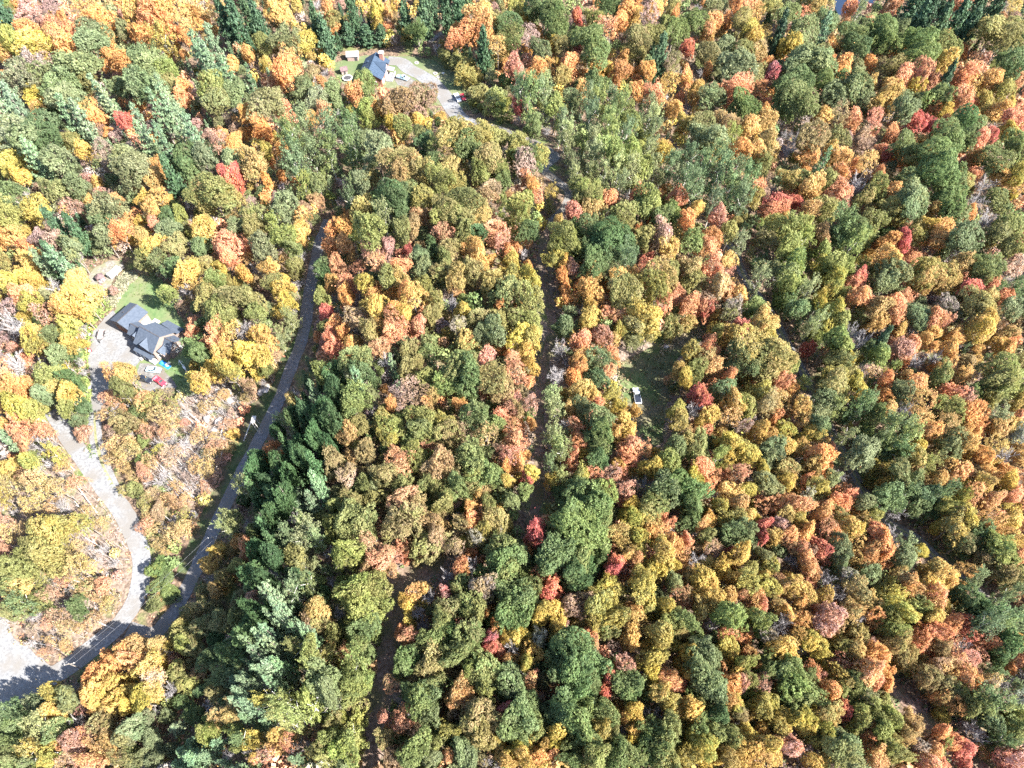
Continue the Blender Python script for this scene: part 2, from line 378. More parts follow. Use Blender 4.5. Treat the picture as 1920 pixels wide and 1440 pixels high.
# ---------------------------------------------------------------- tree survey
# one record per tree read off the survey tiles: x y r kind (kind2 = second leaf tone)
TILES = {
(0, 0): "40 130 90h;150 60 60p;295 35 50p;480 60 70a;575 130 70o;80 240 60t;170 200 60o;200 280 80ay;300 180 60s;330 230 70a;405 220 60o;390 300 60o;30 300 50o;520 200 70e;690 175 50e;790 200 60o;620 260 50a;520 250 80e;925 240 80ty;770 70 70a;850 100 70o;920 60 60a;1000 40 60a;940 160 60o;1200 65 70a;1060 130 50a;1110 110 50o;1060 230 40o;180 370 80p;280 360 60p;460 390 110e;700 370 60o;620 340 50o;780 340 70e;860 370 80e;930 400 60t;1130 320 90w;1210 280 80w;1180 370 80w;1300 370 40a;1400 320 40o;1500 380 35y;1480 260 60l;1600 230 80e;1640 290 60a;1720 250 60y;1610 420 80o;1560 470 50s;1330 150 80h;1450 130 60h;1560 60 60a;1600 110 50a;1670 30 40y;1850 60 50o;1870 110 50l;1400 60 60h;1260 110 60h;1830 220 70h;1780 150 60h;240 440 80e;140 440 90e;360 480 80e;60 560 90w;110 620 80w;40 640 80w;180 540 50y;225 510 45a;215 640 50a;360 570 80e;440 560 60e;500 480 60l;580 560 70w;620 600 60w;690 500 60e;800 500 80e;850 470 70e;940 480 60l;940 560 70w;960 620 80w;900 640 70w;1030 500 40o;1030 560 40s;790 590 40o;500 630 50a;540 670 40o;700 680 40r;410 680 80w;480 700 80w;60 760 100e;150 800 90e;220 730 90d;270 790 80d;400 790 50l;480 860 45y;580 850 60p;75 910 60y;110 1000 50y;220 920 80w;330 920 80e;700 900 70e;780 970 90e;810 730 70w;820 800 60w;930 820 70w;1050 730 70w;1100 790 80w;1190 500 80tl;1220 570 80le;1320 530 70e;1300 470 90w;1420 470 40w;1510 590 80e;1590 640 50s;1480 750 55o;1460 700 40o;1380 650 50o;1320 820 50o;1230 800 60p;1060 900 80d;1040 960 60d;1150 900 60e;970 1000 60h;900 930 50o;880 1020 60a;1300 910 50e;1330 1020 70r;1270 990 40r;1200 1090 110l;1300 1130 60l;1160 1150 60l;1500 1020 40o;1420 930 80al;1500 860 40y;1580 830 40o;1640 760 80v;1720 700 80v;1850 720 80v;1640 870 80v;1750 850 80v;1850 850 80v;1680 960 80v;1720 1060 60t;1780 560 60e;1880 520 60e;1830 630 50s;1700 500 60e;1740 690 40a;820 1120 50y;900 1110 50a;860 1180 50a;610 1180 80e;570 1230 60e;410 1180 60p;430 1040 60e;300 1080 70e;60 1080 70g;220 1180 70yl;170 1190 50yl;330 1290 60h;440 1320 60h;590 1330 60e;680 1310 60o;880 1270 40s;960 1240 55d;1020 1220 40t;960 1300 60e;1150 1290 65ay;1290 1390 70s;1330 1280 50e;1440 1280 60l;1550 1290 60t;1600 1340 70t;1650 1400 50t;1690 1300 50a;1700 1230 50a;1880 1280 40o;1840 1390 50o;1480 1400 70e;860 1400 60y;810 1350 40a;300 1370 60p;230 1340 50p;80 1340 60a;20 1340 50o;150 1390 50o;60 1230 70l;400 1400 60e;1000 1390 60l;1130 1400 50e;940 1390 40p;650 1130 40a;1790 1030 50e;1600 1170 80e;1470 1230 60t",
(640, 0): "60 60 50h;190 60 45y;245 70 35o;200 120 35y;330 30 40a;290 20 30y;360 110 60h;470 90 70h;590 60 60h;660 50 60h;360 180 60l;40 190 70h;140 200 70h;240 230 60h;430 170 50g;265 250 30y;700 30 40g;655 220 50o;640 180 40o;770 150 70a;740 180 60o;800 90 60a;800 200 50o;870 120 50l;940 150 60g;960 220 70l;1040 100 40y;980 50 60l;1080 60 60g;1140 60 80g;1200 100 90g;1190 160 60g;880 260 50a;920 330 50a;940 370 40o;980 390 60s;1050 210 60p;1115 290 60e;1110 215 30o;1330 110 40r;1490 150 60s;1420 110 50l;1400 220 90g;1420 300 80g;1340 230 60g;1250 270 60l;1200 260 40y;1110 400 50oa;1120 440 40a;1170 370 40a;1270 390 60o;1340 360 50a;1320 310 30r;1240 440 50l;1440 400 40o;1490 400 40y;1560 420 50o;1500 30 60g;1600 60 50o;1640 100 50a;1570 120 50o;1760 50 60a;1870 40 40l;1870 180 70g;1800 180 50l;1740 120 70p;1760 200 60l;1660 230 70l;1640 290 60l;1580 330 40o;1720 410 50o;1860 350 60lp;1790 330 60h;1880 80 30o;1400 470 70d;1440 490 60d;700 380 60l;720 450 60l;640 350 50l;580 320 50l;760 540 50l;830 400 50b;840 460 50b;930 450 50g;800 290 60h;870 580 70t;920 590 40t;900 630 60t;1000 610 35r;1000 520 60v;1060 560 70v;1140 530 60v;1150 490 60b;1200 600 50t;1220 520 30y;1290 560 50e;1320 600 40b;1350 520 50a;1400 560 60v;1450 600 60t;1520 580 60v;1600 600 60t;1560 640 60v;1620 680 50t;1660 530 50o;1760 540 60s;1790 590 40a;1840 480 60a;1880 620 40a;1740 600 50v;1740 680 60b;1750 740 50v;1820 840 40a;1800 880 50y;1260 700 60v;1280 760 60b;1270 800 50b;1400 660 60v;1350 780 40g;1420 820 60b;1480 830 60t;1560 880 70t;1640 860 60t;1720 860 50b;1700 930 60t;1640 960 60b;1560 960 60b;1760 950 60b;1840 940 60v;1880 1020 50b;1420 900 60b;1480 1000 60b;1400 980 50b;1300 930 40b;1320 1000 50b;1520 760 60t;1600 760 60v;1500 700 60v;100 470 60g;130 520 50g;240 530 35s;80 550 50o;340 560 80u;420 530 80u;300 590 60pu;460 590 60l;230 620 45o;270 680 40y;310 630 40o;330 680 30a;440 690 40y;130 640 60t;150 700 50t;30 700 60v;60 780 70v;50 850 60v;200 840 80e;140 800 50e;310 790 25o;350 720 60l;480 800 50d;440 770 40d;520 850 50t;700 720 90l;760 750 70l;640 740 60l;700 820 80g;820 770 60l;870 740 60l;890 800 60l;650 850 60l;740 880 60g;330 900 90lu;400 930 60u;390 990 60l;330 980 60u;520 920 50d;600 900 60u;620 960 60l;560 1010 80l;480 1000 60l;640 1030 60l;820 900 80ul;880 960 60l;780 970 60l;910 1020 50g;840 1080 60u;1040 920 60p;1030 1000 40s;1080 820 80g;1010 830 60l;1060 760 60g;1100 890 60l;1000 780 50l;1070 1050 50o;1110 1100 40s;1180 1080 40a;300 1100 80d;360 1080 70d;270 1160 60d;450 1130 70l;120 1030 60e;150 1020 50l;40 1120 50v;60 1060 50v;130 1200 60l;240 1210 60b;350 1210 50d;160 1310 90tl;110 1330 60t;20 1280 50o;30 1390 50o;180 1400 60p;370 1410 30r;510 1400 40d;440 1220 50u;600 1180 80l;700 1150 90l;760 1200 80l;640 1240 70l;700 1250 70l;560 1230 60l;820 1130 70u;400 1280 60u;340 1310 60l;770 1330 60d;700 1340 60l;580 1340 60u;620 1400 60u;720 1420 50a;870 1310 60s;910 1370 60s;840 1360 40s;940 1420 40o;1000 1180 70lt;1010 1250 50t;1060 1310 50g;1200 1180 40b;1280 1190 60s;1290 1230 50p;1130 1260 30y;1210 1270 40a;1500 1130 50s;1400 1100 80l;1350 1140 60l;1400 1190 60l;1660 1100 50s;1720 1140 80tg;1690 1170 50g;1780 1110 30o;1890 1130 50s;1860 1210 60g;1790 1230 60g;1570 1230 70l;1600 1280 50l;1660 1310 30o;1260 1340 80lt;1300 1320 60g;1420 1310 90d;1500 1350 100d;1560 1400 90d;1460 1400 90d;1360 1410 60d;1600 1420 50v;1700 1350 60l;1800 1330 70pu;1890 1330 50l;1850 1400 60a;1200 1400 50l;760 1420 60a;270 1400 40p;1340 1060 60l;1560 1060 50b",
(1280, 0): "70 130 60g;10 150 40g;180 130 50o;140 190 50as;240 120 40o;330 120 60l;400 90 50a;380 180 50yl;400 230 60ya;300 30 50o;370 20 40s;170 30 50e;490 30 60l;580 90 60g;670 100 50s;640 70 30r;600 20 50e;750 50 50a;690 30 50l;800 130 60e;780 200 60w;540 200 60h;660 200 60e;940 60 45s;980 90 40be;1190 30 40s;1290 60 80h;1400 40 60h;1560 20 50s;1640 60 60h;1760 40 60h;1860 30 40a;1120 180 90g;1160 240 80g;1060 220 70g;960 200 80d;970 270 70d;1220 160 60g;1320 140 70h;1440 160 70h;1540 120 70h;1600 180 60h;1740 190 100l;1800 220 80l;1840 170 60l;1900 200 60g;830 270 35o;820 340 40o;900 230 40a;770 320 50l;700 360 90e;760 380 70e;640 340 60e;620 270 50y;560 280 40y;20 280 40r;240 290 60e;140 310 60l;330 300 60l;420 300 50u;460 370 40o;300 390 90e;280 430 70e;400 420 60l;140 400 30o;500 420 50rp;20 440 50o;70 510 50a;260 540 60s;310 490 60s;430 500 40s;160 550 70e;340 600 80g;320 630 60g;1050 370 40o;890 400 60o;970 390 40e;1220 290 40o;1330 250 80g;1350 320 80g;1460 270 70g;1480 230 40o;1550 280 30o;1470 360 60ya;1200 390 60l;1120 400 50u;600 420 60e;640 490 90g;620 560 80g;670 590 80g;560 600 60g;800 490 70g;880 480 70g;860 540 70e;960 520 80e;1000 540 60e;1060 480 40a;1140 540 60a;1180 500 60a;1100 590 50a;1250 450 60s;1340 440 60s;1400 480 50s;1300 520 40y;1380 560 60g;1440 580 60g;1320 580 50g;1600 430 60s;1550 460 50o;1620 470 50a;1720 470 60a;1850 370 80d;1900 400 60d;1870 460 40s;1800 520 50l;1560 570 60s;1600 590 40r;1630 600 30o;1700 570 50yl;1780 620 50a;1830 600 40y;1850 680 60s;1820 740 50y;1460 480 50h;1240 620 70e;1160 620 40y;1070 680 50s;950 670 50s;880 660 60u;780 660 50o;1300 690 50r;1390 710 45r;1400 620 40o;1480 640 40y;1460 710 40o;1580 680 70d;1640 720 60dl;450 640 40o;460 700 60a;380 740 60ay;250 700 70u;20 700 50y;90 720 70l;150 780 80e;280 790 50t;480 810 60al;340 860 60o;270 860 50a;400 870 60a;140 820 40y;220 860 50a;440 930 60l;700 870 60o;720 780 80l;640 780 50np;770 740 30s;600 840 60n;780 940 50w;860 990 50o;900 900 50a;820 870 50a;1040 920 60a;1090 1000 40o;1140 880 30r;1200 860 30o;1180 760 40s;1000 800 60up;860 780 60l;1240 830 70g;1280 900 60l;1340 800 40a;1480 770 80g;1500 820 70g;1590 780 60g;1660 800 50s;1720 770 40r;1850 830 60g;1900 880 50l;1420 880 100g;1440 960 100g;1500 1000 80g;1550 1030 70l;1350 930 60l;1590 930 40s;1630 990 40s;1640 900 50o;1740 920 80g;1700 1040 60np;1780 1000 60a;1860 1000 60y;1900 1060 40a;1520 1150 90g;1530 1210 70g;1460 1120 60g;1290 1120 90e;1280 1180 70e;1230 1030 60g;1080 1070 60l;1020 1120 60l;980 1050 70ne;1180 1090 50a;1160 1180 60l;1220 1220 50l;1400 1200 50a;1600 1220 50o;1640 1140 60n;1760 1130 60g;1820 1290 80l;1760 1340 70l;1900 1320 40r;1860 1400 60l;60 1080 80v;20 1020 60v;100 960 60v;200 980 80v;300 960 60v;340 1060 80v;260 1080 80v;170 1140 50v;330 1130 70v;40 900 60v;170 890 60v;520 1150 60rs;560 1180 50s;480 1190 50s;630 1150 40r;570 1230 30a;430 1040 40s;400 1130 50l;730 1080 60a;880 1080 60s;910 1150 40s;800 1180 70l;720 1190 50a;600 1010 60l;680 1020 50l;800 1030 60l;60 1200 60ay;20 1260 60o;160 1260 60s;180 1320 50o;230 1340 50l;300 1390 50b;60 1370 60g;140 1400 50s;600 1320 90t;660 1280 70t;520 1300 70t;680 1360 60t;460 1350 60l;600 1400 60t;900 1280 90vg;960 1310 80g;890 1350 70g;1010 1340 50l;780 1330 60u;940 1400 70t;800 1420 50t;1060 1240 60l;1160 1370 50o;1230 1370 50r;1440 1310 60a;1420 1370 60a;1560 1360 80e;1360 1290 50y;1300 1310 60l;1540 1420 50n;1700 1250 60nl",
(0, 480): "20 40 50l;190 50 60ay;260 70 60w;150 20 40a;370 80 90w;330 40 60h;60 150 60y;140 130 40y;180 150 50y;440 150 60a;540 190 60a;300 180 60n;130 230 60s;170 270 60ly;290 250 50e;380 300 60a;440 290 80y;480 250 70a;250 330 60sp;150 340 40y;60 300 60p;90 400 70n;40 360 60n;230 460 70a;200 500 60ly;380 400 60ty;390 510 50y;300 450 50e;330 560 60e;30 640 50s;90 600 60ne;70 730 60a;130 750 60o;180 730 50o;270 690 70l;330 740 60la;380 790 60ya;260 780 50e;400 700 60d;130 810 60o;80 850 70yt;190 870 60tl;100 900 50s;160 970 50s;250 990 50s;40 770 40o;20 860 30a;458 870 50d;458 940 45d;370 870 50g;70 1060 60wv;30 1010 50w;240 1070 60n;130 1040 50s;320 1120 60ty;40 1200 60y;60 1290 60y;150 1230 50o;220 1270 70a;250 1320 60y;180 1400 50y;170 1160 50ty;330 1300 50a;350 1400 50n;30 1370 50l;960 230 50lt;1060 100 70y;1120 180 60a;1050 190 40np;820 20 50lt;900 40 60g;980 80 60d;1130 60 60l;1180 250 80l;1220 330 80l;1330 250 90l;1400 260 70l;1440 330 60l;1280 360 60l;1220 150 50gl;1240 70 40y;1380 110 40o;1300 30 50s;1600 190 60y;1620 270 40y;1540 160 60l;1650 60 40l;1520 70 60a;1220 420 60sa;1300 440 60a;1370 420 70na;1460 450 60a;1500 500 60a;1400 560 80y;1480 580 60ya;1290 580 60ay;1200 500 40s;1130 570 60g;1090 540 50g;1210 640 60y;1130 710 50ya;1080 690 30y;1300 650 50ty;1500 650 40l;1650 380 60b;1690 440 40b;1620 340 40b;1740 140 40n;640 670 60a;690 650 40s;728 672 52la;680 748 52l;740 790 50l;640 800 50o;600 790 40s;830 830 60ay;870 780 60l;810 790 40o;910 900 70a;960 950 50a;700 940 80lu;640 900 60ns;530 970 50s;590 900 40a;830 990 50s;920 1000 40o;1040 940 30r;980 840 40l;670 1060 70ya;720 1100 60yl;640 1140 60a;700 1190 50a;810 1220 50s;850 1160 50a;960 1120 60ap;900 1090 40l;1040 1050 60n;1120 1010 50a;1180 1130 60ay;1160 1200 50ya;1100 1180 50a;1220 1070 50s;1000 1300 40a;900 1270 50n;1150 1310 40s;700 1320 40yt;820 1380 50l;1000 1400 50a;1840 320 50r;1870 460 50s;1880 540 60s;1900 400 50o;1830 400 40l;1830 90 50d;1900 60 50s;1870 170 40a;1820 250 50t;1820 660 60tg;1780 800 60wv;1650 820 40al;1880 700 60m;1900 800 60m;1740 910 60m;1590 930 40b;1660 940 50m;1840 900 60m;1880 960 60m;1620 1080 50m;1700 1090 60m;1510 1100 35o;1500 1150 30o;1440 1170 60m;1470 1220 60m;1600 1200 60m;1640 1260 60m;1700 1150 60m;1780 1200 60m;1380 1260 60bl;1350 1310 50b;1520 1290 60m;1540 1370 60m;1440 1330 50m;1620 1370 60m;1800 1310 80w;1760 1390 60w;1880 1150 60u;1900 1400 50l;1800 1050 60m;1850 1080 50m",
(640, 480): "60 20 30a;210 60 60sa;320 70 60o;280 130 70gl;340 140 60al;180 190 50o;130 160 60y;30 170 50s;30 230 50o;200 290 60ay;410 240 70a;360 210 50o;460 170 50l;320 310 50oy;360 350 50y;300 370 60s;280 430 60s;340 420 50s;440 400 50su;80 350 60an;150 430 60l;190 450 30a;10 440 40o;40 530 50o;200 530 60su;250 590 50n;90 600 80gl;110 660 70d;100 720 60w;290 630 40w;480 510 60gl;390 560 50l;370 630 50l;430 600 40l;520 350 50l;530 260 50l;460 70 60e;440 20 60e;580 20 50g;570 90 60l;640 130 60l;740 80 70lu;640 200 40a;620 270 50n;680 310 50yl;740 260 40g;780 370 60lu;850 430 80e;800 470 50e;890 370 60l;660 400 50ln;860 150 80l;930 200 80ld;880 250 60dl;970 130 60l;960 40 50y;1060 130 60yl;1080 180 40ty;1060 250 70l;1000 350 70lt;1080 370 60tl;890 290 40o;940 270 30a;700 500 50ga;740 490 40a;1000 470 70y;1080 480 60yl;1040 540 50y;1060 620 50y;970 600 50s;990 670 60s;930 570 30o;820 570 60sp;680 630 90gl;720 680 80g;640 720 70g;560 730 60g;850 690 90l;900 760 70lu;460 700 50l;400 770 80up;320 770 60p;280 840 40o;510 790 40au;670 850 40o;480 830 30o;960 800 50s;950 870 50s;900 900 40s;990 890 50lu;1070 840 50ps;950 960 50s;960 1040 60s;1000 1080 50s;940 1130 60s;940 1180 40o;1080 950 30o;1000 1160 40a;1090 1230 50y;1040 1270 40r;940 1270 40ya;1040 1330 50g;960 1380 50gb;760 920 80g;840 960 60g;820 1010 70u;700 1010 70u;620 1000 60ul;580 940 60l;480 930 80l;430 980 60l;280 960 80lt;230 930 60l;260 1030 50l;90 960 60l;30 1000 60u;140 1110 60u;80 1070 40l;150 1030 25d;40 1240 60up;130 1300 50l;100 790 80tg;60 840 70g;160 800 50g;400 1110 60lt;320 1150 80u;260 1230 70ul;340 1290 60l;420 1160 50l;560 1170 80u;600 1230 60u;500 1200 50u;720 1120 80g;780 1200 90g;860 1240 60g;740 1260 60l;660 1320 60g;560 1330 70l;480 1290 50l;350 1400 80us;440 1400 60u;560 1410 60l;770 1350 40a;730 1420 40o;60 1380 60l;30 1420 50l;180 1360 60l;820 1400 50l;1210 400 60ev;1240 420 50e;1210 520 60n;1200 680 70n;1190 790 60be;1200 860 60b;1180 1000 70b;1220 1060 70bt;1240 1110 50b;1260 950 40n;1180 1180 50v;1240 1240 50bl;1350 490 60os;1330 580 50o;1330 650 60o;1310 690 50o;1450 590 70dv;1430 690 60d;1500 650 40s;1520 560 40o;1530 480 40a;1470 450 50s;1250 60 50yo;1240 110 40o;1300 80 50sp;1200 20 60ly;1340 160 30o;1410 130 60a;1400 220 60a;1400 290 50ya;1390 370 60ay;1420 50 80d;1500 40 80d;1600 40 60v;1540 130 60a;1620 120 40a;1690 60 40sr;1580 210 90l;1640 180 60l;1600 260 50l;1800 110 90l;1780 180 80l;1850 100 60l;1820 280 60s;1880 240 50s;1720 250 30y;1700 350 80yl;1640 400 70ly;1720 430 60ly;1640 480 50l;1850 400 60lg;1540 350 60s;1500 340 40s;1480 400 40g;1560 440 40y;1340 760 60ya;1410 790 50a;1290 850 40a;1350 860 50e;1430 840 40s;1520 780 50ly;1550 850 40y;1320 960 50so;1330 1040 50so;1310 1120 40s;1450 930 80g;1460 1010 80g;1410 1030 60g;1430 1150 60d;1470 1170 50d;1580 930 50ay;1620 980 50ya;1590 870 30a;1540 1000 40a;1620 1060 60s;1600 1130 60s;1690 1100 50s;1650 880 30a;1560 1170 40ay;1350 1220 50yb;1420 1220 50s;1390 1380 90g;1320 1340 70g;1470 1340 80g;1300 1400 80g;1420 1420 90g;1510 1230 60ps;1580 1230 40s;1600 1320 60s;1490 1300 40s;1760 1190 60y;1700 1200 40y;1710 1290 60n;1840 1150 70tl;1880 1090 60e;1800 1320 90g;1760 1400 80g;1860 1300 70g;1640 1410 50y;1720 750 40e;1900 930 50la;1880 870 50yl;1850 700 50u;1900 640 40a",
(1280, 480): "40 80 70ul;60 150 60l;180 40 50s;200 120 50s;260 30 40a;130 170 50u;250 210 50as;200 200 60an;320 240 50a;30 280 60s;130 320 50sr;40 380 50at;270 300 50ln;335 410 50rs;250 460 50ya;400 150 60vb;420 300 60g;440 390 80al;490 380 60a;470 470 60yl;360 520 100l;440 560 100l;540 580 100l;340 600 90ld;460 650 80l;590 620 60lt;130 530 60s;190 440 40tl;40 570 60yl;110 580 70l;60 660 60l;160 640 60au;250 690 50os;20 690 40y;90 790 60r;110 820 50r;220 760 60gd;290 830 70ay;350 850 60lt;60 870 60nb;150 900 60ay;270 910 60a;540 730 50s;430 760 60l;460 850 60lu;540 820 60ua;610 760 40a;670 730 45t;660 890 60a;670 930 50a;740 790 70ev;770 860 70bl;830 880 60tb;860 890 40t;760 940 60e;640 950 40p;560 980 50yt;520 910 40o;430 1000 50y;490 1010 40a;340 960 40p;500 1100 70e;460 1150 60e;270 1050 80yl;250 1090 60yl;360 1130 60yt;180 1150 50t;70 1090 80l;40 1060 60l;720 1020 50yl;670 1080 50a;600 1080 50a;780 1130 70o;820 1110 50s;740 1170 60la;700 1260 50os;570 1190 60al;450 1220 50yt;470 1290 70el;580 1270 50ay;320 1230 60su;110 1200 60s;140 1290 50so;40 1320 80g;60 1390 70g;60 1250 50y;250 1330 60a;360 1320 50yt;200 1420 50yt;300 1400 60au;470 1400 60s;630 1410 60s;540 1350 40as;760 1310 60yl;880 1380 60os;930 1360 50s;690 1390 50bn;840 1250 50lb;780 1420 40s;500 90 50lb;580 120 60tb;640 40 60tv;600 170 50t;700 200 60b;600 280 70vg;640 320 60gv;560 260 50g;700 530 35r;790 60 50yt;750 110 40yt;850 60 60t;900 70 60t;860 130 50yt;850 200 50ty;770 250 40yt;890 240 40tg;850 320 60yt;830 390 50yt;880 370 50t;740 380 60b;700 430 50b;870 480 60tg;900 520 50t;860 580 60g;930 590 40y;900 650 60vl;860 690 60l;960 720 50yt;1000 760 40y;930 680 50l;830 750 70ul;980 850 80vg;1040 830 60vg;950 900 60v;1080 900 50g;1160 980 80tv;1240 1040 80vt;1200 1080 70vg;1100 1050 60v;920 1010 50b;1010 1120 80e;970 1180 60e;1100 500 50hv;1100 570 60tv;1050 560 50v;960 430 60nb;1000 480 60nb;1000 130 50rs;940 160 40s;990 250 60so;1160 40 70ao;1090 20 50a;1240 70 30r;1280 30 40s;1170 110 80el;1140 160 60e;1080 310 70ua;1180 280 60so;1240 250 40s;1190 350 50s;1110 370 50a;1310 360 60e;1270 310 60e;1230 420 40a;1360 80 60at;1350 160 50at;1310 110 40g;1450 140 60la;1560 60 60au;1500 110 50al;1700 70 80g;1660 110 60lg;1610 210 55rs;1740 150 50s;1800 240 50so;1860 60 50sn;1860 200 60vg;1850 290 60e;1470 270 50en;1640 280 70lu;1690 300 60al;1720 260 50l;1680 420 60ya;1700 370 60a;1640 380 50ay;1820 430 50al;1840 520 40oa;1420 370 60os;1470 360 40s;1380 440 50a;1520 460 50ao;1500 530 50ao;1350 480 40a;1240 530 60sp;1280 500 50s;1510 600 50a;1420 570 50np;1310 600 50na;1060 670 60pa;1120 720 50o;1130 790 50oa;1160 860 50ay;1300 730 60os;1240 690 40a;1220 770 60e;1310 820 70a;1240 880 60ne;1330 940 70a;1380 980 60ao;1490 770 60os;1580 800 50sp;1550 690 50a;1590 690 50a;1450 680 60ld;1500 870 70lt;1620 900 70o;1660 960 50o;1600 970 60oa;1480 960 60ua;1520 1050 80le;1600 1070 60a;1430 1060 50a;1380 1170 60tl;1300 1140 60la;1310 1080 50y;1480 1180 50a;1570 1220 60as;1670 1140 50o;1700 1210 50ao;1690 1290 50ay;1430 1260 50a;1640 1340 60sa;1560 1340 50yt;1830 1270 50y;1850 1350 50s;1740 1380 50sa;1500 1410 60yt;1360 1340 60dv;1440 1340 50vg;1300 1260 50e;1180 1330 60g;1120 1390 80gv;1240 1350 60vg;1320 1420 60gv;1020 1330 60e;1070 1260 50l;1140 1290 40ay;1210 1220 60le;1800 650 90lt;1740 720 70lt;1830 720 70tl;1780 780 70tl;1740 660 50al;1720 820 50l;1640 640 30v;1640 760 50ld;1760 910 60be;1780 970 60a;1840 980 50a;1870 920 40s;1880 850 50yl;1900 760 40l;1740 1080 60a;1810 1120 60na;1880 1000 50en;1900 1120 60a;1900 600 40l",
(0, 960): "260 140 110l;330 100 90l;220 220 90l;300 260 90l;360 180 60l;100 320 100l;60 380 90l;150 280 60l;130 440 80l;200 380 60l;160 520 80vg;80 560 60g;230 500 60g;440 320 70y;420 270 50y;500 310 40y;450 540 60g;160 100 40au;60 120 50ay;30 60 50s;20 220 40so;570 60 50ya;650 230 30y;660 360 30s;620 510 60yl;380 660 50al;580 640 60ua;340 600 50u;420 760 35o;290 460 50su;480 60 50l;820 80 60so;880 100 50a;900 190 50ay;980 130 60ay;1040 100 60a;1090 80 40as;1040 30 50ly;830 30 40a;920 310 60g;880 330 50gt;960 290 40g;930 370 50g;880 430 50gd;1000 470 60gt;960 500 50g;970 560 35o;870 530 50d;1300 50 60lb;1280 100 50b;1180 280 60ya;1210 210 50ya;1240 190 30a;1380 180 40us;1330 310 50lt;1260 370 50lu;1220 450 40au;1500 60 50m;1510 110 50m;1740 100 80b;1700 160 70b;1780 160 60b;1720 60 60b;1860 80 50l;1660 250 60l;1700 290 50bl;1690 380 70m;1740 400 60v;1650 460 60vb;1900 270 40t;1560 480 60w;1590 560 70w;1530 500 40w;1620 640 70w;1560 620 50w;1540 700 60w;1500 730 60w;1430 760 60w;1480 820 70w;1560 760 60w;1560 900 80w;1600 880 70w;1500 920 60w;1420 980 60w;1400 1040 80w;1440 1100 70w;1380 1090 60w;1740 690 60w;1760 740 60w;1700 700 50w;1560 980 60w;1590 1060 70t;1530 1060 60t;1780 560 70al;1740 600 60u;1800 640 50ul;1740 800 60tl;1680 760 50tl;1780 870 60t;1820 960 80eg;1740 1000 60t;1760 1100 70t;1680 1140 60t;1620 1180 50tl;1840 800 60lt;1860 1060 60eg;1880 700 50l;1840 1280 60lt;1800 1340 50l;1880 1200 60lu;1840 1410 60tl;1900 1330 60t;1560 1260 40ya;1620 1290 50s;1500 1360 50sp;1560 1330 40a;1680 1400 50wv;1100 1390 90wv;1050 1360 70w;1170 1380 60w;1020 1420 60w;1260 1410 40w;1180 1250 60tl;1150 1240 50tl;1230 1160 50ba;1220 1210 40tl;1370 1270 40v;1290 1150 50la;1040 690 70lt;1020 640 50l;1050 750 60tl;1000 880 50lt;1050 970 50lt;1010 930 50l;800 690 70au;860 700 50au;720 780 60oa;680 830 50o;780 820 60as;840 870 70ay;920 780 50na;950 760 40yl;880 930 60an;560 890 60o;520 950 60o;600 930 50oa;560 1020 60a;520 1050 50oa;580 1070 50ay;640 970 60ay;680 1050 60ya;740 1000 50yl;800 1060 60yt;740 1080 50y;860 1010 50al;960 1000 60nl;290 1010 50ly;390 1050 60el;280 1150 70ay;320 1140 50ay;250 1210 80bl;310 1240 60eg;200 1330 70by;260 1320 50yl;280 1390 50ty;90 1090 60gd;200 1080 60gd;60 1180 60g;40 1290 60g;60 1400 60e;440 1250 50s;410 1290 60sp;490 1240 40p;520 1400 60sa;380 1380 50pa;560 1180 60ub;620 1180 60ul;640 1280 60ua;740 1220 70e;700 1280 60el;820 1180 60ed;860 1270 60e;780 1390 60el;680 1390 60ul;860 1390 50e;180 1400 50b;560 1310 60ua;1100 560 60ud;1150 640 60du;1240 620 60du;1330 600 50ld;1280 780 60d;1250 900 70d;1180 820 60d;1380 700 50d;1340 820 60d;1100 760 60ud;1440 560 50m;1480 600 60m;1460 240 60m;1540 180 50m;1560 280 60m;1420 350 60d;1500 390 50m;1620 130 60v;1560 20 50m;1430 120 40ld",
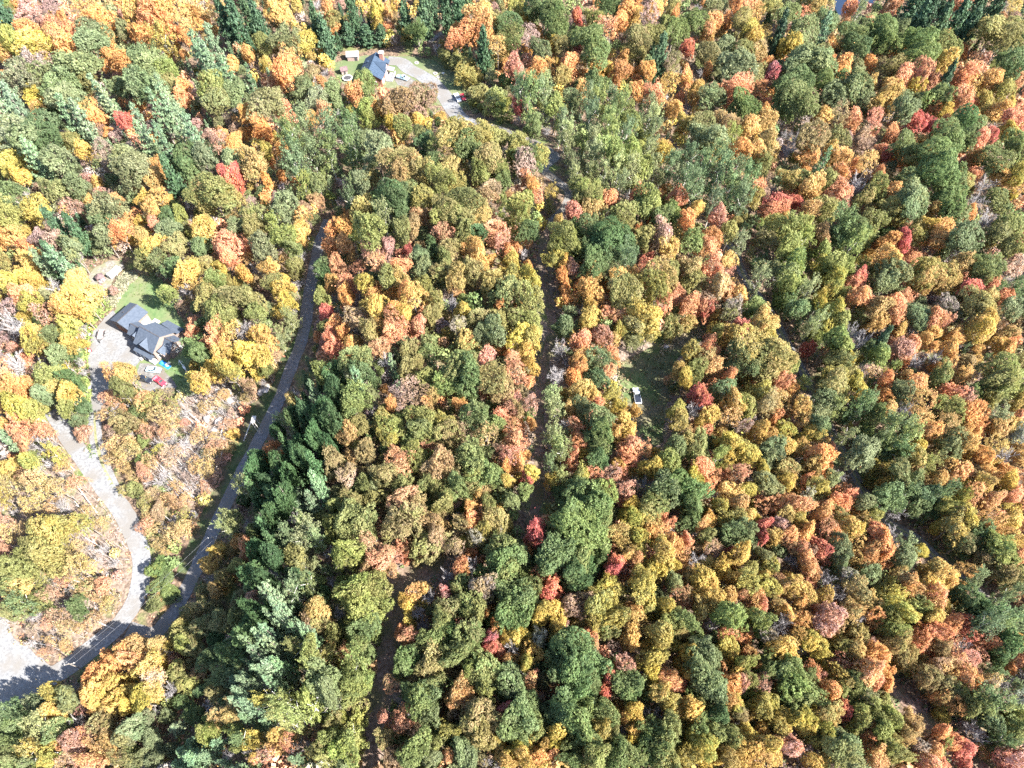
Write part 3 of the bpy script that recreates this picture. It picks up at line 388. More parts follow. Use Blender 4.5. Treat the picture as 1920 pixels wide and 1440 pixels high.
(640, 960): "60 40 90lg;150 70 80lg;40 100 60l;330 60 90lu;420 40 80ul;500 60 60u;280 120 60ul;490 180 100lu;440 230 70lu;550 220 60ul;530 130 60u;60 220 80tl;90 280 60tl;20 260 60t;180 190 80us;230 270 70us;160 290 60u;270 320 50su;400 280 40s;740 50 50os;860 60 70l;800 110 60yl;680 80 60ul;760 150 50ln;640 200 60up;80 440 90tl;180 420 90lt;210 500 80lt;100 530 80lt;180 570 70tl;140 660 80g;190 680 60g;100 720 60g;90 850 90tg;60 930 80gt;120 960 60tg;60 1040 60gt;100 1160 80t;80 1240 90t;40 1330 80t;120 1310 60t;100 1090 60ut;20 780 40su;1080 110 60r;1060 180 40sr;1050 230 30o;900 220 90gl;880 290 80g;960 250 80g;940 330 70gl;1330 100 130g;1420 160 90g;1250 180 80g;1200 230 100gd;1180 290 80g;1330 220 90gl;1300 330 80dg;1380 300 60d;1330 400 60d;1440 260 60g;1260 70 80g;1460 60 80g;660 310 60os;680 350 40o;740 300 50n;590 330 50np;660 430 60gl;700 410 50g;800 430 70un;830 470 50ln;420 440 60a;460 430 40a;370 500 50y;380 540 30y;430 570 50n;500 480 50n;590 460 40pr;340 660 40so;380 700 50su;980 480 100g;930 550 90g;1020 540 80g;960 600 70g;1040 440 70gl;1170 450 65r;1110 340 50s;1150 370 40so;1540 330 55r;1540 300 50r;1310 510 80up;1140 570 60yl;1110 600 50y;1200 560 50y;1220 640 50ay;1200 690 40y;1490 400 60yt;1540 440 60yl;1470 470 60yl;1520 520 50ly;1450 560 70ly;1540 600 70ly;1420 630 60ly;1500 660 50l;1660 60 60yt;1620 30 50yt;1660 150 60yt;1680 210 50yt;1560 120 60al;1600 200 60a;1600 250 50a;1550 90 30s;1740 60 60a;1720 100 50oa;1840 80 40s;1800 130 50a;1870 200 60ao;1800 240 80y;1780 310 60y;1850 300 50y;1730 340 60yl;1650 290 50as;1680 400 80ly;1700 470 80ly;1740 530 60lt;1620 440 40l;1640 560 50a;1650 620 60a;1640 690 60a;1600 520 30a;1870 400 50e;1890 470 50su;1820 560 60yt;1850 630 60lt;1880 590 50l;1780 690 80yl;1780 770 70yt;1740 840 60yl;1750 910 50y;1840 930 60sa;1780 1010 60la;1900 690 40l;1840 1070 60ly;1880 1120 50yo;1870 1180 40ya;1400 690 50so;1410 740 50s;1350 700 40o;600 540 80lg;560 600 70lg;720 520 70gl;750 580 70gl;690 630 50sp;800 570 40o;860 640 40o;540 690 80gl;480 720 60g;600 660 60g;700 740 80gl;660 800 80gl;760 700 60g;830 700 50rp;840 760 40rs;380 830 70g;340 860 50g;440 780 60g;520 840 80lu;480 880 60ul;960 690 60y;1010 680 50y;910 700 50y;960 760 50nl;1060 800 60y;1040 850 50yt;1110 700 50ln;920 830 40ao;1300 800 120gd;1240 770 80d;1380 850 100gd;1260 860 90gd;1330 920 90gd;1200 840 70d;1380 780 60d;1320 990 80gd;1400 960 60g;960 900 70eg;940 960 80eg;980 1020 60ge;1070 940 50sa;1600 860 60ps;1570 870 40s;1500 920 50r;1490 990 50r;1610 960 80g;1620 1030 60g;1570 990 60g;1680 960 40g;800 880 80lg;770 960 80lg;840 920 60lg;740 870 60tl;820 1020 60tl;660 1010 70uo;640 1060 50uo;700 1040 50uo;470 1010 80ge;440 1080 80g;520 960 60gl;500 1140 70ge;380 1000 50g;340 1130 50su;350 1180 50s;190 1160 40s;430 1240 50up;220 860 40us;230 960 50su;910 1110 50rp;780 1140 90lu;740 1200 80lu;840 1180 70lu;800 1260 70lu;880 1270 50yl;700 1100 50u;640 1140 40up;590 1230 60l;540 1280 50lt;430 1330 80g;380 1380 60g;500 1380 60gl;600 1370 40sa;680 1320 80eg;720 1390 70e;1020 1140 90g;960 1180 80g;1080 1200 70gl;1000 1240 70ge;1060 1080 60g;1240 1080 80ge;1220 1140 70ge;1380 1130 80g;1340 1220 90g;1400 1280 70g;1300 1280 60g;1220 1240 60y;1200 1280 50y;1080 1260 40al;1140 1330 40a;1480 1130 70lg;1520 1200 60lg;1460 1230 60l;1650 1130 60y;1650 1220 60ya;1640 1280 40y;1590 1150 40a;1740 1230 70g;1720 1320 80g;1800 1290 80gl;1840 1200 60gl;1830 1370 80lg;960 1370 60ya;920 1390 50a;1020 1390 60ay;990 1310 40y;1100 1380 60ao;1130 1420 50a;820 1410 40np;1320 1380 60g;1280 1400 60g;1440 1390 80gl;1540 1390 80g;1400 1320 50yl;1610 1360 70g;1200 1360 40sa;150 1400 50uo;290 1400 60u;220 1280 50lu",
(1280, 960): "40 60 60g;100 90 40a;150 50 40o;240 40 50ly;300 40 50l;350 30 50ya;300 110 60eg;350 130 60e;20 160 40s;130 140 50gl;170 200 50pa;450 80 50rs;440 140 50rs;500 150 50ya;540 80 50p;640 40 60yl;580 30 50l;590 140 60ao;690 110 60ao;630 190 60us;700 220 40p;780 210 55rs;790 260 40sr;700 280 50as;720 330 50s;800 110 60su;840 130 50sa;910 90 70ay;960 110 50ay;780 20 50a;870 20 50l;870 200 60de;880 280 60eg;970 200 60a;960 260 50a;1080 130 70os;1120 180 70os;1130 240 50o;1050 230 60uo;1000 120 40l;1200 100 80nl;1170 40 60nl;1230 210 70be;1250 260 60eb;1350 210 45y;1000 30 40la;1080 20 50l;1050 340 60ge;80 270 60n;210 320 60y;220 290 50y;110 380 70ay;160 400 50ya;260 230 30r;330 240 60ay;310 280 40a;440 240 50le;500 300 50gy;360 350 60l;350 400 60yl;280 380 40a;470 420 60ly;450 370 40a;20 470 50su;90 460 50ay;260 470 50a;400 500 60sa;440 530 40s;160 510 60ay;20 620 70g;100 560 50au;330 470 40su;560 420 60ay;640 440 70ay;660 510 50ao;520 530 50a;580 560 50a;650 600 60ao;780 360 50n;820 400 60np;790 480 50ay;920 380 60ln;970 440 70la;1040 500 70la;880 470 50na;930 560 60la;990 590 60nl;1060 610 50ao;810 600 80sp;790 640 50ps;760 570 50s;860 650 50sl;240 590 80tg;300 640 70tg;420 610 60gt;430 660 50tg;250 690 50sr;240 750 60y;260 790 50ya;380 800 50oa;400 840 40o;520 660 50na;570 620 60np;480 700 50un;560 770 70ay;600 820 60ya;720 740 60yt;770 780 50y;680 700 50yl;640 700 50a;30 830 50y;20 780 40ya;40 900 50ya;120 800 80eg;100 900 90eg;160 980 90eg;120 1010 60ge;100 750 60ge;220 880 40s;260 980 60ao;250 1060 60ao;310 900 50ya;340 860 50lt;370 940 50tl;320 960 50sp;430 970 50sp;310 1080 50yt;480 880 60gl;460 810 50tg;620 960 100g;580 920 80g;680 1000 90g;640 1080 70g;700 920 50g;730 900 50so;760 930 40s;820 990 60oa;830 1050 30a;880 940 60ly;960 960 60l;1000 1010 60le;900 1010 50gl;1040 900 80sa;1080 950 50s;1000 870 60sa;1100 840 50o;1070 790 60ao;1060 750 40sp;880 840 50sp;960 770 60al;990 690 60al;880 750 50l;1130 900 40o;1150 970 40oa;880 1100 50r;910 1130 40r;840 1060 30o;480 1080 60ly;450 1110 60ly;540 1140 50yl;400 1080 40ty;550 1220 60yl;680 1170 60yl;700 1230 60y;620 1170 50ly;60 1130 60ay;30 1080 50ya;90 1080 40l;180 1130 60dg;320 1140 50lu;360 1230 50ay;100 1220 60lg;260 1260 70gl;200 1240 60gt;60 1280 60yl;120 1320 70yt;30 1380 60ly;300 1330 60ya;390 1330 60ya;260 1380 60a;480 1320 70ay;520 1370 60a;440 1400 60a;350 1410 50a;600 1310 60sp;570 1270 40sp;660 1360 50pn;720 1400 60ay;790 1390 50ya;740 1330 40n;820 1160 60la;800 1240 50ty;880 1280 70el;860 1370 80el;930 1340 80eg;950 1410 70el;960 1230 40l;990 1160 60lt;1060 1110 70lt;1150 1150 70tl;1120 1220 60tl;1020 1200 50ao;1030 1290 40so;1090 1290 50tl;1130 1340 50lt;1080 1380 60as;1200 1350 60l;1280 1190 60au;1240 1250 50ua;1180 1280 40l;1230 400 60au;1280 420 60ou;1200 360 50a;1150 420 60ly;1180 500 60ty;1230 560 70ty;1180 600 60tl;1160 660 60lt;1300 540 60lt;1350 560 50tl;1300 470 50lb;1420 310 60al;1450 370 60a;1490 400 50a;1380 420 60ya;1420 480 60as;1470 540 50ay;1400 590 60ay;1560 360 50a;1590 400 30a;1520 540 30y;1580 480 70dg;1620 540 60dg;1630 400 50v;1560 600 40r;1600 680 50sr;1580 650 40rs;1320 720 50os;1300 770 40s;1430 680 60so;1500 640 50so;1380 740 50as;1450 770 50lu;1250 800 60al;1200 800 50lu;1220 850 50al;1180 740 60l;1720 560 80vg;1760 610 80v;1690 640 80v;1840 580 70vg;1880 620 50v;1790 520 60vg;1680 510 50dg;1520 80 80ly;1600 60 60yl;1650 130 70d;1580 170 60du;1760 120 60ao;1840 50 60ay;1720 40 60a;1750 200 80lt;1800 250 70lt;1850 170 60ay;1880 260 50sa;1700 260 60lu;1880 370 60l;1800 350 60ul;1720 730 50so;1770 680 30s;1830 740 70d;1900 720 40o;1560 760 60ns;1600 820 50sp;1540 820 60sa;1450 860 60ap;1500 930 50a;1580 930 60as;1620 940 50oa;1550 1000 50yt;1490 990 60lu;1400 960 60ul;1430 1030 50uo;1360 920 60ul;1520 1090 50uo;1440 1150 50yl;1700 1050 90vg;1760 1100 80vl;1640 1080 70lg;1720 970 60an;1800 960 60na;1880 1140 60lt;1860 1220 60lg;1720 1170 60gv;1780 1290 60vg;1440 1250 50os;1560 1330 60sr;1580 1380 50rs;1500 1290 60os;1460 1320 40tg;1400 1330 50as;1380 1400 60sa;1320 1300 50pn;1680 1350 50sa;1660 1260 60np;1620 1220 60nl;1780 1390 50sp;1870 1390 70sp;1860 1310 60ns;1900 1060 60vn",
}
# ---------------------------------------------------------------- the setting: ground, roads, clearings
def px_poly(s):
    return [tuple(float(c) for c in p.split()) for p in s.split(',')]

ROADS = {   # centre line in survey pixels, width in metres, material, lift
    'gravel_road': (px_poly('98 770,112 792,135 828,165 870,200 920,238 972,262 1030,266 1075,256 1122,226 1168,176 1213,122 1254,60 1290,0 1318,-60 1345'), 4.7, 'gravel', 0.10),
    'driveway': (px_poly('190 715,182 742,178 772,178 800,182 832,192 868,212 915'), 3.6, 'gravel', 0.06),
    'forest_road': (px_poly('616 412,601 450,590 500,578 560,572 612,560 655,545 692,528 738,504 790,480 836,455 882,430 932,405 985,382 1038,360 1085,336 1130,314 1162,286 1190,240 1180'), 3.7, 'asphalt_dirt', 0.07),
    'house_drive': (px_poly('726 114,752 117,768 130,790 141,812 157,832 178,848 202,862 220,885 232'), 6.4, 'gravel', 0.11),
    'grey_track': (px_poly('885 232,925 238,978 257,1030 282,1040 296,1020 316,1042 338,1068 360,1058 392,1030 420'), 3.4, 'grey_gravel', 0.07),
    'shaded_trail': (px_poly('1030 415,1018 460,1018 505,1026 560,1036 612,1022 680,1012 760,1010 850,1010 925,992 985'), 2.6, 'litter_path', 0.06),
    'skid_trail': (px_poly('840 1058,775 1068,742 1112,732 1190,718 1262,706 1330,690 1450'), 4.6, 'litter_path', 0.06),
    'east_track': (px_poly('1330 420,1376 470,1396 520,1430 565,1455 605,1482 655,1508 700,1532 755,1560 810,1592 870,1622 925,1662 975,1722 1012,1752 1042,1800 1082,1860 1130,1960 1180'), 2.7, 'grey_gravel', 0.07),
    'south_track': (px_poly('1655 1262,1690 1305,1730 1345,1790 1400,1850 1450'), 3.2, 'litter_path', 0.07),
    'wood_path': (px_poly('806 80,822 66,842 54,864 42,885 36'), 2.2, 'grey_gravel', 0.07),
}
AREAS = {   # outline in survey pixels, material, lift, name
    'lawn_farm': ('lawn', 'lawn', 0.04, px_poly('222 565,245 532,264 518,300 520,322 545,330 580,345 608,356 645,364 690,374 738,335 748,296 736,262 722,248 690,236 640,210 592')),
    'yard': ('gravel_yard', 'gravel', 0.09, px_poly('212 582,246 618,262 640,268 668,258 684,248 692,236 697,228 716,204 730,196 760,176 764,172 738,171 700,166 668,168 645,178 618,196 596')),
    'parking': ('parking_patch', 'grey_gravel', 0.08, px_poly('262 682,286 684,302 690,312 702,330 724,318 738,296 736,268 728,256 710')),
    'pit': ('sandy_patch', 'sand', 0.06, px_poly('166 520,180 500,206 488,230 490,236 503,220 518,210 536,194 548,178 544,168 532')),
    'junction': ('gravel_junction', 'gravel', 0.12, px_poly('-70 1110,-10 1150,12 1168,22 1190,62 1228,96 1246,128 1244,124 1262,70 1298,14 1332,-70 1370')),
    'top_lawn': ('dry_lawn', 'dry_lawn', 0.04, px_poly('625 118,660 108,690 104,724 106,770 105,812 113,846 130,868 150,874 178,870 206,852 222,828 200,800 178,770 168,730 166,706 164,680 156,656 168,636 150,622 136')),
    'car_pad': ('car_pad', 'grey_gravel', 0.08, px_poly('736 146,762 138,778 152,772 164,744 160')),
    'meadow': ('meadow', 'meadow', 0.05, px_poly('1152 700,1166 676,1196 662,1236 646,1286 618,1322 610,1330 628,1300 652,1268 676,1256 722,1250 780,1244 830,1214 846,1198 806,1180 776,1160 748')),
    'verge': ('road_verge', 'verge', 0.04, px_poly('600 470,566 560,556 620,530 672,512 722,470 758,448 806,432 850,404 905,378 962,352 1020,330 1080,352 1088,382 1030,408 976,440 905,482 826,520 750,552 680,574 600')),
}
POND = px_poly('1556 -40,1640 -40,1640 8,1606 26,1566 28')
LITTER = [px_poly('118 870,180 895,228 985,250 1060,245 1110,190 1185,100 1240,40 1195,-40 1140,-60 900'),
          px_poly('300 800,345 745,400 712,470 718,455 770,420 860,395 930,340 950,290 900'),
          px_poly('690 1060,860 1040,800 1120,760 1200,770 1330,740 1440,680 1440,700 1250'),
          px_poly('1140 640,1330 600,1260 830,1190 850'), px_poly('940 960,1040 400,1070 420,1040 960')]

BRUSH = [(px_poly('160 545,194 550,210 578,194 596,170 640,164 690,168 735,176 790,150 800,134 765,144 690,148 620'), ((0.13, 0.19, 0.05), (0.20, 0.24, 0.08)), 520),
         (px_poly('212 540,222 522,240 508,264 514,245 530,222 562,212 580,196 556'), ((0.17, 0.18, 0.11), (0.24, 0.22, 0.16)), 420),
         (px_poly('840 125,880 130,900 200,880 235,862 205,870 160'), ((0.15, 0.18, 0.08), (0.25, 0.22, 0.12)), 260),
         (px_poly('1152 700,1166 676,1196 662,1196 690,1180 720,1176 770,1200 800,1214 846,1190 830,1160 780'), ((0.20, 0.15, 0.08), (0.24, 0.20, 0.13)), 60),
         (px_poly('1236 646,1286 618,1330 612,1330 632,1290 640,1240 668'), ((0.22, 0.19, 0.10), (0.30, 0.25, 0.18)), 70),
         (px_poly('1180 690,1290 640,1250 700,1240 830,1205 800,1215 740'), ((0.10, 0.12, 0.05), (0.17, 0.15, 0.08)), 50),
         (px_poly('160 835,180 840,196 880,214 920,200 900,170 862'), ((0.10, 0.16, 0.05), (0.16, 0.2, 0.08)), 120)]

def inside(poly, u, v):
    u = np.asarray(u, float)
    v = np.asarray(v, float)
    r = np.zeros(u.shape, bool)
    n = len(poly)
    for i in range(n):
        x0, y0 = poly[i]
        x1, y1 = poly[(i + 1) % n]
        c = ((y0 > v) != (y1 > v)) & (u < (x1 - x0) * (v - y0) / (y1 - y0 + 1e-9) + x0)
        r ^= c
    return r

def line_dist(line, u, v):
    u = np.asarray(u, float)
    v = np.asarray(v, float)
    d = np.full(u.shape, 1e9)
    for (x0, y0), (x1, y1) in zip(line[:-1], line[1:]):
        dx, dy = x1 - x0, y1 - y0
        t = np.clip(((u - x0) * dx + (v - y0) * dy) / (dx * dx + dy * dy), 0, 1)
        d = np.minimum(d, np.hypot(u - x0 - t * dx, v - y0 - t * dy))
    return d

def ground_sheet(name, mat, xs, ys):
    X, Y = np.meshgrid(xs, ys)
    Z = terrain(X, Y)
    nx, ny = len(xs), len(ys)
    me = bpy.data.meshes.new(name)
    V = np.stack([X, Y, Z], -1).reshape(-1, 3)
    i = np.arange(nx * ny).reshape(ny, nx)
    F = np.stack([i[:-1, :-1], i[:-1, 1:], i[1:, 1:], i[1:, :-1]], -1).reshape(-1, 4)
    me.from_pydata(V.tolist(), [], F.tolist())
    at = me.attributes.new('litter', 'FLOAT', 'POINT')
    d = (V - [0, 0, CAM_H])
    w = d @ FW
    w = np.where(np.abs(w) < 1, 1, w)
    U, W = 960 + FOC * d[:, 0] / w, 720 - FOC * (d @ UP) / w
    lit = np.zeros(len(V))
    for p in LITTER:
        lit[inside(p, U, W) & (V[:, 1] < 450) & (V[:, 1] > -40)] = 1
    at.data.foreach_set('value', lit)
    me.materials.append(mat)
    me.polygons.foreach_set('use_smooth', [True] * len(me.polygons))
    o = bpy.data.objects.new(name, me)
    col.objects.link(o)
    o['kind'] = 'structure'
    return o

far = [-4000, -2400, -1400, -900, -600, -450, -380]
xs = far + list(np.arange(-340, 341, 4.0)) + [-q for q in reversed(far)]
ys = [-4000, -2400, -1200, -600, -300, -160, -90] + list(np.arange(-60, 441, 4.0)) + [480, 560, 700, 1000, 1600, 2600, 4000]
ground_sheet('ground', M['forest_floor'], np.array(xs, float), np.array(ys, float))

def drape(name, mat, pts, lift, kind='structure'):
    """closed outline (world x, y) cut along the ground grid and laid on it"""
    bm = bmesh.new()
    vs = [bm.verts.new((x, y, 0)) for x, y in pts]
    f = bm.faces.new(vs)
    bmesh.ops.triangulate(bm, faces=[f])
    lo = np.min(pts, 0)
    hi = np.max(pts, 0)
    for ax in (0, 1):
        for c in np.arange(math.ceil(lo[ax] / 4) * 4, hi[ax], 4.0):
            co = [0, 0, 0]
            no = [0, 0, 0]
            co[ax], no[ax] = c, 1
            bmesh.ops.bisect_plane(bm, geom=bm.verts[:] + bm.edges[:] + bm.faces[:], plane_co=co, plane_no=no, dist=1e-5)
    for v in bm.verts:
        v.co.z = float(terrain(v.co.x, v.co.y)) + lift
    bmesh.ops.recalc_face_normals(bm, faces=bm.faces)
    if sum(f.normal.z for f in bm.faces) < 0:
        bmesh.ops.reverse_faces(bm, faces=bm.faces)
    me = bpy.data.meshes.new(name)
    bm.to_mesh(me)
    bm.free()
    me.materials.append(mat)
    o = bpy.data.objects.new(name, me)
    col.objects.link(o)
    o['kind'] = kind
    return o

def ragged(pts, step=1.2, amp=0.35, rnd=random.Random(5)):
    out = []
    n = len(pts)
    ph = 0.0
    for i in range(n):
        a, b2 = np.array(pts[i]), np.array(pts[(i + 1) % n])
        d = b2 - a
        L = np.hypot(*d)
        k = max(1, int(L / step))
        nrm = np.array([-d[1], d[0]]) / (L + 1e-9)
        for j in range(k):
            ph = 0.6 * ph + rnd.uniform(-amp, amp)
            out.append(tuple(a + d * j / k + nrm * ph))
    return out

for key, (name, mat, lift, poly) in AREAS.items():
    drape(name, M[mat], ragged([ground_at(u, v) for u, v in poly]), lift)
drape('pond', M['water'], ragged([ground_at(u, v) for u, v in POND]), 0.15)

def spline(pts, step=1.5):
    P = [np.array(p, float) for p in pts]
    P = [2 * P[0] - P[1]] + P + [2 * P[-1] - P[-2]]
    out = []
    for i in range(1, len(P) - 2):
        k = max(2, int(np.hypot(*(P[i + 1] - P[i])) / step))
        for j in range(k):
            t = j / k
            out.append(0.5 * (2 * P[i] + (P[i + 1] - P[i - 1]) * t + (2 * P[i - 1] - 5 * P[i] + 4 * P[i + 1] - P[i + 2]) * t * t
                              + (3 * P[i] - P[i - 1] - 3 * P[i + 1] + P[i + 2]) * t ** 3))
    out.append(P[-2])
    return out

def strip(name, mat, line, width, lift, off=0.0, jit=0.3, kind='structure', seed=3, gaps=0.0):
    rnd = random.Random(seed)
    c = spline([ground_at(u, v) for u, v in line])
    mb = MB()
    prev = None
    jl = jr = 0.0
    for i, p in enumerate(c):
        d = c[min(i + 1, len(c) - 1)] - c[max(i - 1, 0)]
        n = np.array([-d[1], d[0]]) / (np.hypot(*d) + 1e-9)
        jl = 0.65 * jl + rnd.uniform(-jit, jit)
        jr = 0.65 * jr + rnd.uniform(-jit, jit)
        row = []
        for k in range(5):
            s = (k / 4 - 0.5) * (width + (jl if k == 0 else jr if k == 4 else 0)) + off
            q = p + n * s
            row.append((q[0], q[1], float(terrain(q[0], q[1])) + lift))
        if prev:
            for k in range(4):
                mb.quad(prev[k], prev[k + 1], row[k + 1], row[k])
        prev = row
    o = mb.build(name, M[mat])
    o['kind'] = kind
    return o

for name, (line, w, mat, lift) in ROADS.items():
    strip(name, mat, line, w, lift)
# grassy crown between the wheel ruts of the narrow tracks
M['rut_grass'] = noise_mat('rut_grass', (0.10, 0.11, 0.05), (0.18, 0.17, 0.10), 1.1)
strip('track_grass', 'rut_grass', ROADS['driveway'][0][2:], 0.7, 0.10, jit=0.25)
strip('track_grass', 'rut_grass', ROADS['east_track'][0], 0.8, 0.105, jit=0.3)

def local_scale(u, v):
    x, y = ground_at(u, v)
    return FOC / pix(float(x), float(y), float(terrain(x, y)))[2]

def hard_surface(u, v, margin=0.0):
    """true where the ground pixel lies on a road or in a clearing"""
    u = np.asarray(u, float)
    v = np.asarray(v, float)
    r = np.zeros(u.shape, bool)
    for _, (_, _, _, poly) in AREAS.items():
        r |= inside(poly, u, v)
    for _, (line, w, _, _) in ROADS.items():
        s = 4.4 + 3.4 * (v / 1440.0)
        r |= line_dist(line, u, v) < (w * 0.5 + margin) * s
    r |= inside(POND, u, v)
    return r

# ---------------------------------------------------------------- buildings
def frame_at(px, ang, h=0.0):
    p = gp(*px, h)
    return (p.x, p.y, p.z - h), ang

# -- farmhouse: local x along the main ridge, local y towards the back (far side)
ang = math.radians(-30.04)
HB = Vector((-114.125, 132.609, 0))
HB.z = float(terrain(HB.x + 4, HB.y - 4))
house = thing('farmhouse', 'rambling farmhouse with many dark slate gables beside the pale gravel yard', 'house', HB, ang)

def gable(parent, name, x0, x1, yb, yf, zb, zf, yr, zr, mat, over=0.35, t=0.2, trim=True):
    """two roof slopes with ridge along x; returns roof object"""
    mb = MB()
    mb.slab([(x0 - over, yr, zr), (x1 + over, yr, zr), (x1 + over, yb, zb), (x0 - over, yb, zb)], t)
    mb.slab([(x0 - over, yf, zf), (x1 + over, yf, zf), (x1 + over, yr, zr), (x0 - over, yr, zr)], t)
    o = mb.build(name, mat, parent)
    if trim:
        c = MB()
        c.box(x0 - over, yr - 0.16, zr - 0.02, x1 + over, yr + 0.16, zr + 0.05)
        c.build('ridge_cap', M['dark_steel'] if mat is M['roof_slate'] else M['roof_blue'], o)
    return o

def body(parent, name, x0, x1, y0, y1, z, mat, peaks=None, axis='x', yr=None, zr=None, below=1.0):
    """walls up to the eaves with gable ends"""
    mb = MB()
    if zr is None:
        mb.box(x0, y0, -below, x1, y1, z)
    else:
        mb.hexa([(x0, y0, -below), (x0, y1, -below), (x0, y1, z), (x0, yr, zr), (x0, y0, z)],
                [(x1, y0, -below), (x1, y1, -below), (x1, y1, z), (x1, yr, zr), (x1, y0, z)])
    return mb.build(name, mat, parent)

def window(parent, c, w, h, axis, out):
    """framed window standing on a wall; axis 'x': wall faces +-x, axis 'y': wall faces +-y"""
    fr = MB()
    x, y, z = c
    b = 0.09
    if axis == 'y':
        s = 0.07 * out
        for (a0, a1, z0, z1) in ((-w / 2 - b, -w / 2, -h / 2 - b, h / 2 + b), (w / 2, w / 2 + b, -h / 2 - b, h / 2 + b), (-w / 2, w / 2, h / 2, h / 2 + b), (-w / 2, w / 2, -h / 2 - b, -h / 2), (-0.03, 0.03, -h / 2, h / 2)):
            fr.box(x + a0, min(y, y + s), z + z0, x + a1, max(y, y + s), z + z1)
        f = fr.build('window', M['white_paint'], parent)
        g = MB().box(x - w / 2, min(y, y + s * 0.4), z - h / 2, x + w / 2, max(y, y + s * 0.4), z + h / 2)
    else:
        s = 0.07 * out
        for (a0, a1, z0, z1) in ((-w / 2 - b, -w / 2, -h / 2 - b, h / 2 + b), (w / 2, w / 2 + b, -h / 2 - b, h / 2 + b), (-w / 2, w / 2, h / 2, h / 2 + b), (-w / 2, w / 2, -h / 2 - b, -h / 2), (-0.03, 0.03, -h / 2, h / 2)):
            fr.box(min(x, x + s), y + a0, z + z0, max(x, x + s), y + a1, z + z1)
        f = fr.build('window', M['white_paint'], parent)
        g = MB().box(min(x, x + s * 0.4), y - w / 2, z - h / 2, max(x, x + s * 0.4), y + w / 2, z + h / 2)
    g.build('pane', M['glass'], f)
    return f

def cross_gable(parent, xr, y_in, y_tip, half, z_r, z_e, y_e, mat, wallmat, name='gable_roof'):
    """gable projecting to the front (-y) from a main slope; ridge at x = xr"""
    mb = MB()
    mb.slab([(xr, y_in, z_r), (xr, y_tip, z_r), (xr + half, y_e, z_e)], 0.14)
    mb.slab([(xr, y_tip, z_r), (xr, y_in, z_r), (xr - half, y_e, z_e)], 0.14)
    o = mb.build(name, mat, parent)
    w = MB()
    yw = y_tip + 0.35
    w.hexa([(xr - half * 0.9, yw, z_e - 0.3), (xr + half * 0.9, yw, z_e - 0.3), (xr, yw, z_r - 0.28)],
           [(xr - half * 0.9, yw + 0.4, z_e - 0.3), (xr + half * 0.9, yw + 0.4, z_e - 0.3), (xr, yw + 0.4, z_r - 0.28)])
    w.build('gable_wall', wallmat, parent)
    window(parent, (xr, yw, z_e + (z_r - z_e) * 0.28), 0.9, 0.9, 'y', -1)
    return o

S, TW = M['roof_slate'], M['tan_wall']
# main block
body(house, 'wall', 0.1, 7.6, -4.2, 4.4, 4.55, TW, yr=0, zr=7.85)
r = gable(house, 'main_roof', 0.0, 7.6, 4.8, -4.6, 4.9, 4.75, 0, 8.0, S)
cross_gable(house, 3.7, -1.1, -4.75, 3.2, 6.85, 4.3, -4.55, S, TW)
# wing at the right end
body(house, 'wing_wall', 7.62, 10.9, -1.3, 3.9, 3.3, TW, yr=1.3, zr=5.8)
r2 = gable(house, 'wing_roof', 8.0, 10.8, 4.2, -1.7, 3.9, 3.2, 1.3, 6.0, S)
cross_gable(house, 8.6, 0.3, -3.3, 1.75, 5.0, 3.1, -2.6, S, TW)
body(house, 'wing_porch_wall', 7.65, 9.9, -2.8, -1.32, 2.9, TW)
for (vx, vy, vz) in ((9.0, 2.4, 5.2), (10.2, 2.6, 5.0)):
    MB().tube((vx, vy, vz - 0.4), (vx, vy, vz + 0.45), 0.11).build('vent_pipe', M['dark_steel'], r2)
# low lean-to behind
MB().slab([(0.7, 7.9, 3.0), (0.7, 5.5, 3.75), (8.0, 5.0, 3.9), (8.0, 7.9, 3.0)], 0.2).build('lean_to_roof', S, house)
body(house, 'lean_to_wall', 1.0, 7.7, 4.42, 7.5, 2.75, TW)
# porch along the front
MB().slab([(-0.2, -5.95, 2.7), (7.6, -5.95, 2.7), (7.6, -4.5, 3.25), (-0.2, -4.5, 3.25)], 0.15).build('porch_roof', S, house)
for k in range(5):
    MB().box(-0.05 + k * 1.86, -5.85, -1, 0.09 + k * 1.86, -5.71, 2.6).build('porch_post', M['white_paint'], house)
MB().box(-0.2, -5.9, -0.6, 7.6, -4.22, 0.25).build('porch_floor', M['deck'], house)
for wx in (1.2, 5.9):
    window(house, (wx, -4.2, 1.6), 1.0, 1.3, 'y', -1)
d = MB().box(3.2, -4.27, 0.25, 4.15, -4.2, 2.3).build('door', M['log_wall'], house)
MB().box(4.0, -4.32, 1.2, 4.06, -4.27, 1.35).build('handle', M['rim'], d)
window(house, (7.6, -2.9, 1.6), 0.9, 1.2, 'x', 1)
window(house, (10.9, 1.2, 1.7), 1.1, 1.2, 'x', 1)
window(house, (10.9, 2.9, 1.7), 0.8, 1.1, 'x', 1)
window(house, (10.9, 1.3, 4.1), 0.7, 0.8, 'x', 1)
for wx in (2.4, 5.6):
    window(house, (wx, 7.5, 1.5), 1.0, 1.1, 'y', 1)
# connecting block with its own small gable
body(house, 'connector_wall', -6.0, 0.08, -2.2, 2.2, 3.4, TW, yr=0.2, zr=5.4)
gable(house, 'connector_roof', -5.6, -0.2, 2.5, -2.6, 3.9, 3.4, 0.2, 5.6, S)
cross_gable(house, -1.5, -1.0, -3.1, 1.6, 6.1, 4.3, -3.0, S, TW)
body(house, 'entry_wall', -2.6, -0.35, -2.75, -2.22, 4.4, TW)
window(house, (-4.4, -2.2, 1.6), 0.9, 1.2, 'y', -1)

